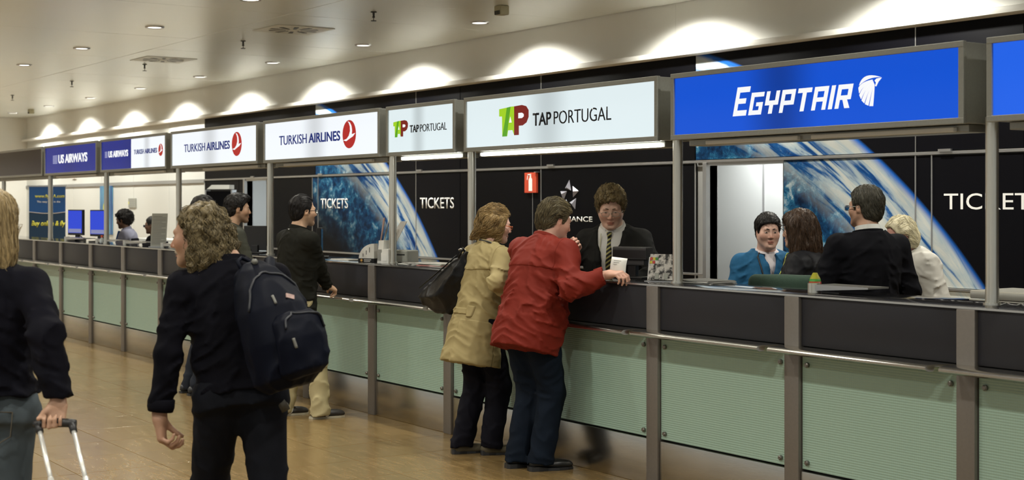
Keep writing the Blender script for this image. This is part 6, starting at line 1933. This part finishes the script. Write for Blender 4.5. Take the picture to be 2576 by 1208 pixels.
for e in (-1, 1):
    w0 = c0 + dn * .29 + ax * e * .13 - upn * .07
    w0[2] = .04
    MB().tube(lo_(w0 - ax * .012), lo_(w0 + ax * .012), .04, seg=18).build('wheel', M['black_plastic'], t)

# far left: roll-up banner, wall poster, notices
t = tag(empty('rollup_banner', (-26.2, 7.6, 0), math.radians(45)), 'blue roll-up banner with yellow web address behind the far counter', 'banner')
M['banner_blue'] = pmat('banner_blue', (.008, .075, .26), .4); M['banner_teal'] = pmat('banner_teal', (.004, .030, .075), .4); M['yellow_ink'] = pmat('yellow_ink', (.68, .66, .06), .5)
MB().box(-.36, .36, -.006, .0, 1.55, 2.02).build('upper_sheet', M['banner_blue'], t)
MB().box(-.36, .36, -.006, .0, .06, 1.55).build('lower_sheet', M['banner_teal'], t)
MB().box(-.38, .38, -.015, .015, 2.02, 2.045).build('top_rail', M['alu'], t); MB().box(-.40, .40, -.08, .08, 0, .07, bevel=.01).build('foot', M['alu'], t)
MB().tube((0, .02, .05), (0, .02, 2.03), .01).build('support_pole', M['alu'], t)
text('www.flyUIA.com', -.24, .34, 1.80, 1.88, -.007, M['yellow_ink'], t, bold=.01)
text('The easy base in the', -.20, .26, 1.72, 1.765, -.007, M['white_ink'], t)
MB().path([(-.36, -.008, 1.56), (-.1, -.008, 1.535), (.15, -.008, 1.535), (.36, -.008, 1.56)], .006, 6).build('wave_line', M['alu'], t)
text('Buy online & fly', -.31, .36, 1.28, 1.40, -.007, M['yellow_ink'], t, bold=.02, shear=.2)
MB().box(-.27, -.05, -.009, -.006, .82, 1.09).build('picture', pmat('banner_picture', (.55, .56, .42), .5, noise=.3, nscale=12), t)
text('Click & Pay', .0, .34, .95, 1.03, -.007, M['white_ink'], t, bold=.02)
text('www.flyUIA.com', .0, .30, .87, .91, -.007, M['yellow_ink'], t)
text('Print', .0, .19, .56, .65, -.007, M['white_ink'], t, bold=.02)
MB().box(-.27, -.05, -.009, -.006, .50, .70).build('picture', pmat('banner_picture_b', (.60, .60, .55), .5), t)
t = tag(empty('wall_poster', (-27.46, YW - .012, 1.12)), 'narrow blue poster with a yellow motif on the white wall', 'poster')
def sky_print():
    m, nt, p_ = newmat('poster_print')
    tc_ = N(nt, 'ShaderNodeTexCoord'); nz = N(nt, 'ShaderNodeTexNoise', i_Scale=3.0, i_Detail=4.0); nt.links.new(tc_.outputs['Object'], nz.inputs['Vector'])
    c = N(nt, 'ShaderNodeValToRGB'); c.color_ramp.elements[0].position = .3; c.color_ramp.elements[0].color = (.01, .09, .30, 1); c.color_ramp.elements[1].position = .7; c.color_ramp.elements[1].color = (.10, .34, .52, 1)
    nt.links.new(nz.outputs['Fac'], c.inputs['Fac']); nt.links.new(c.outputs['Color'], p_.inputs['Base Color']); p_.inputs['Roughness'].default_value = .35
    return m
MB().box(0, .72, -.008, .008, 0, .935).build('sheet', sky_print(), t)
MB().box(.62, .72, -.010, -.008, .0, .935).build('side_band', M['banner_blue'], t)
MB().lathe([(.001, .0), (.10, .0)], 20).build('yellow_motif', M['yellow_ink'], t).matrix_local = Matrix.Translation((.30, -.0095, .52)) @ Matrix.Rotation(math.radians(90), 4, 'X')
t = tag(empty('wall_notice', (-25.84, YW - .01, 1.64)), 'small grey notice on the white wall above the agents', 'notice')
MB().box(0, .40, -.006, .006, 0, .17).build('sheet', M['grey_box'], t)
for k in range(4): MB().box(.06, .36, -.0075, -.006, .03 + .035 * k, .042 + .035 * k).build('text_line', M['seam'], t)
MB().box(.01, .04, -.0075, -.006, .06, .11).build('yellow_mark', M['yellow_ink'], t)
t = tag(empty('exit_sign', (-29.25, YW - .012, 2.22)), 'tiny red and white sign high on the far white wall', 'sign')
MB().box(0, .26, -.008, .010, 0, .09).build('plate', M['paper'], t)
MB().box(.03, .10, -.010, -.008, .015, .075).build('red_mark', M['red'], t); MB().box(.16, .23, -.010, -.008, .015, .075).build('red_mark', M['red'], t)
# white agents' cabinets low behind the far counter
for x, lab in ((-19.3, 'white low cabinet behind the two blue monitors'), (-18.1, 'white low cabinet beside the curly haired agent')):
    t = tag(empty('low_cabinet', (x, 7.15, 0)), lab, 'cabinet')
    MB().box(-.5, .5, -.2, .2, 0, 1.22, bevel=.006).build('body', M['white_panel'], t)
    for e in (-1, 1):
        d_ = MB().box(-.235 + e * .245, .235 + e * .245, -.216, -.2, .06, 1.18, bevel=.004).build('door', M['white_paint'], t)
        MB().box(e * .03 - .008, e * .03 + .008, -.235, -.216, .7, .85, bevel=.003).build('handle', M['alu'], d_)

# black pillar cabinet with a pale header next to the far door
t = tag(empty('info_pillar', (-20.45, 8.55, 0), math.radians(35)), 'tall black notice pillar with pale header beside the far door', 'notice pillar')
MB().box(-.22, .22, -.05, .05, 0, 1.90).build('panel', M['black_panel'], t)
for e in (-1, 1): MB().box(e * .23 - .012, e * .23 + .012, -.06, .06, 0, 1.92).build('edge_trim', M['alu'], t)
MB().prism([(-.19, 1.93), (.21, 1.93), (.21, 1.995), (-.10, 1.995)], -.09, .05).build('header', M['white_panel'], t)
# shelving seen through the far door
t = tag(empty('storage_shelf', (-20.15, YW + 1.15, 0)), 'white shelving with a yellow strip seen through the far door', 'shelf')
for z in (.5, .9, 1.3, 1.62): MB().box(-.34, .34, -.15, .15, z, z + .03).build('board', M['white_panel'], t)
for x in (-.33, .33): MB().box(x - .015, x + .015, -.16, .16, 0, 1.85).build('upright', M['alu'], t)
MB().box(-.30, .05, -.17, -.155, 1.10, 1.18).build('label_strip', M['yellow_ink'], t)
MB().box(-.28, .02, -.10, .10, 1.19, 1.28).build('folder_row', pg, t); MB().box(-.30, .30, -.12, .10, 1.66, 1.75).build('box_file', pmat('file_blue', (.10, .16, .30), .5), t)
# cabinet and notice inside the staff room
t = tag(empty('staff_desk', (-9.75, YW + .62, 0)), 'white desk with dark printer inside the staff door', 'desk')
MB().box(-.30, .35, -.22, .22, .98, 1.01).build('desk_top', M['white_panel'], t); MB().box(-.28, .33, -.20, .20, 0, .98).build('desk_body', M['white_panel'], t)
MB().box(-.26, .24, -.15, .15, 1.01, 1.09, bevel=.006).build('printer', M['black_plastic'], t); MB().box(-.28, .26, -.17, .17, 1.09, 1.115, bevel=.006).build('printer_lid', M['white_panel'], t)
t = tag(empty('door_notice', (-9.06, YW + .97, 1.32)), 'white sheet of paper pinned inside the staff room', 'notice')
MB().box(-.07, .10, -.004, .004, 0, .22).build('sheet', M['paper'], t)
for k in range(5): MB().box(-.05, .07, -.006, -.004, .04 + .03 * k, .048 + .03 * k).build('text_line', M['seam'], t)
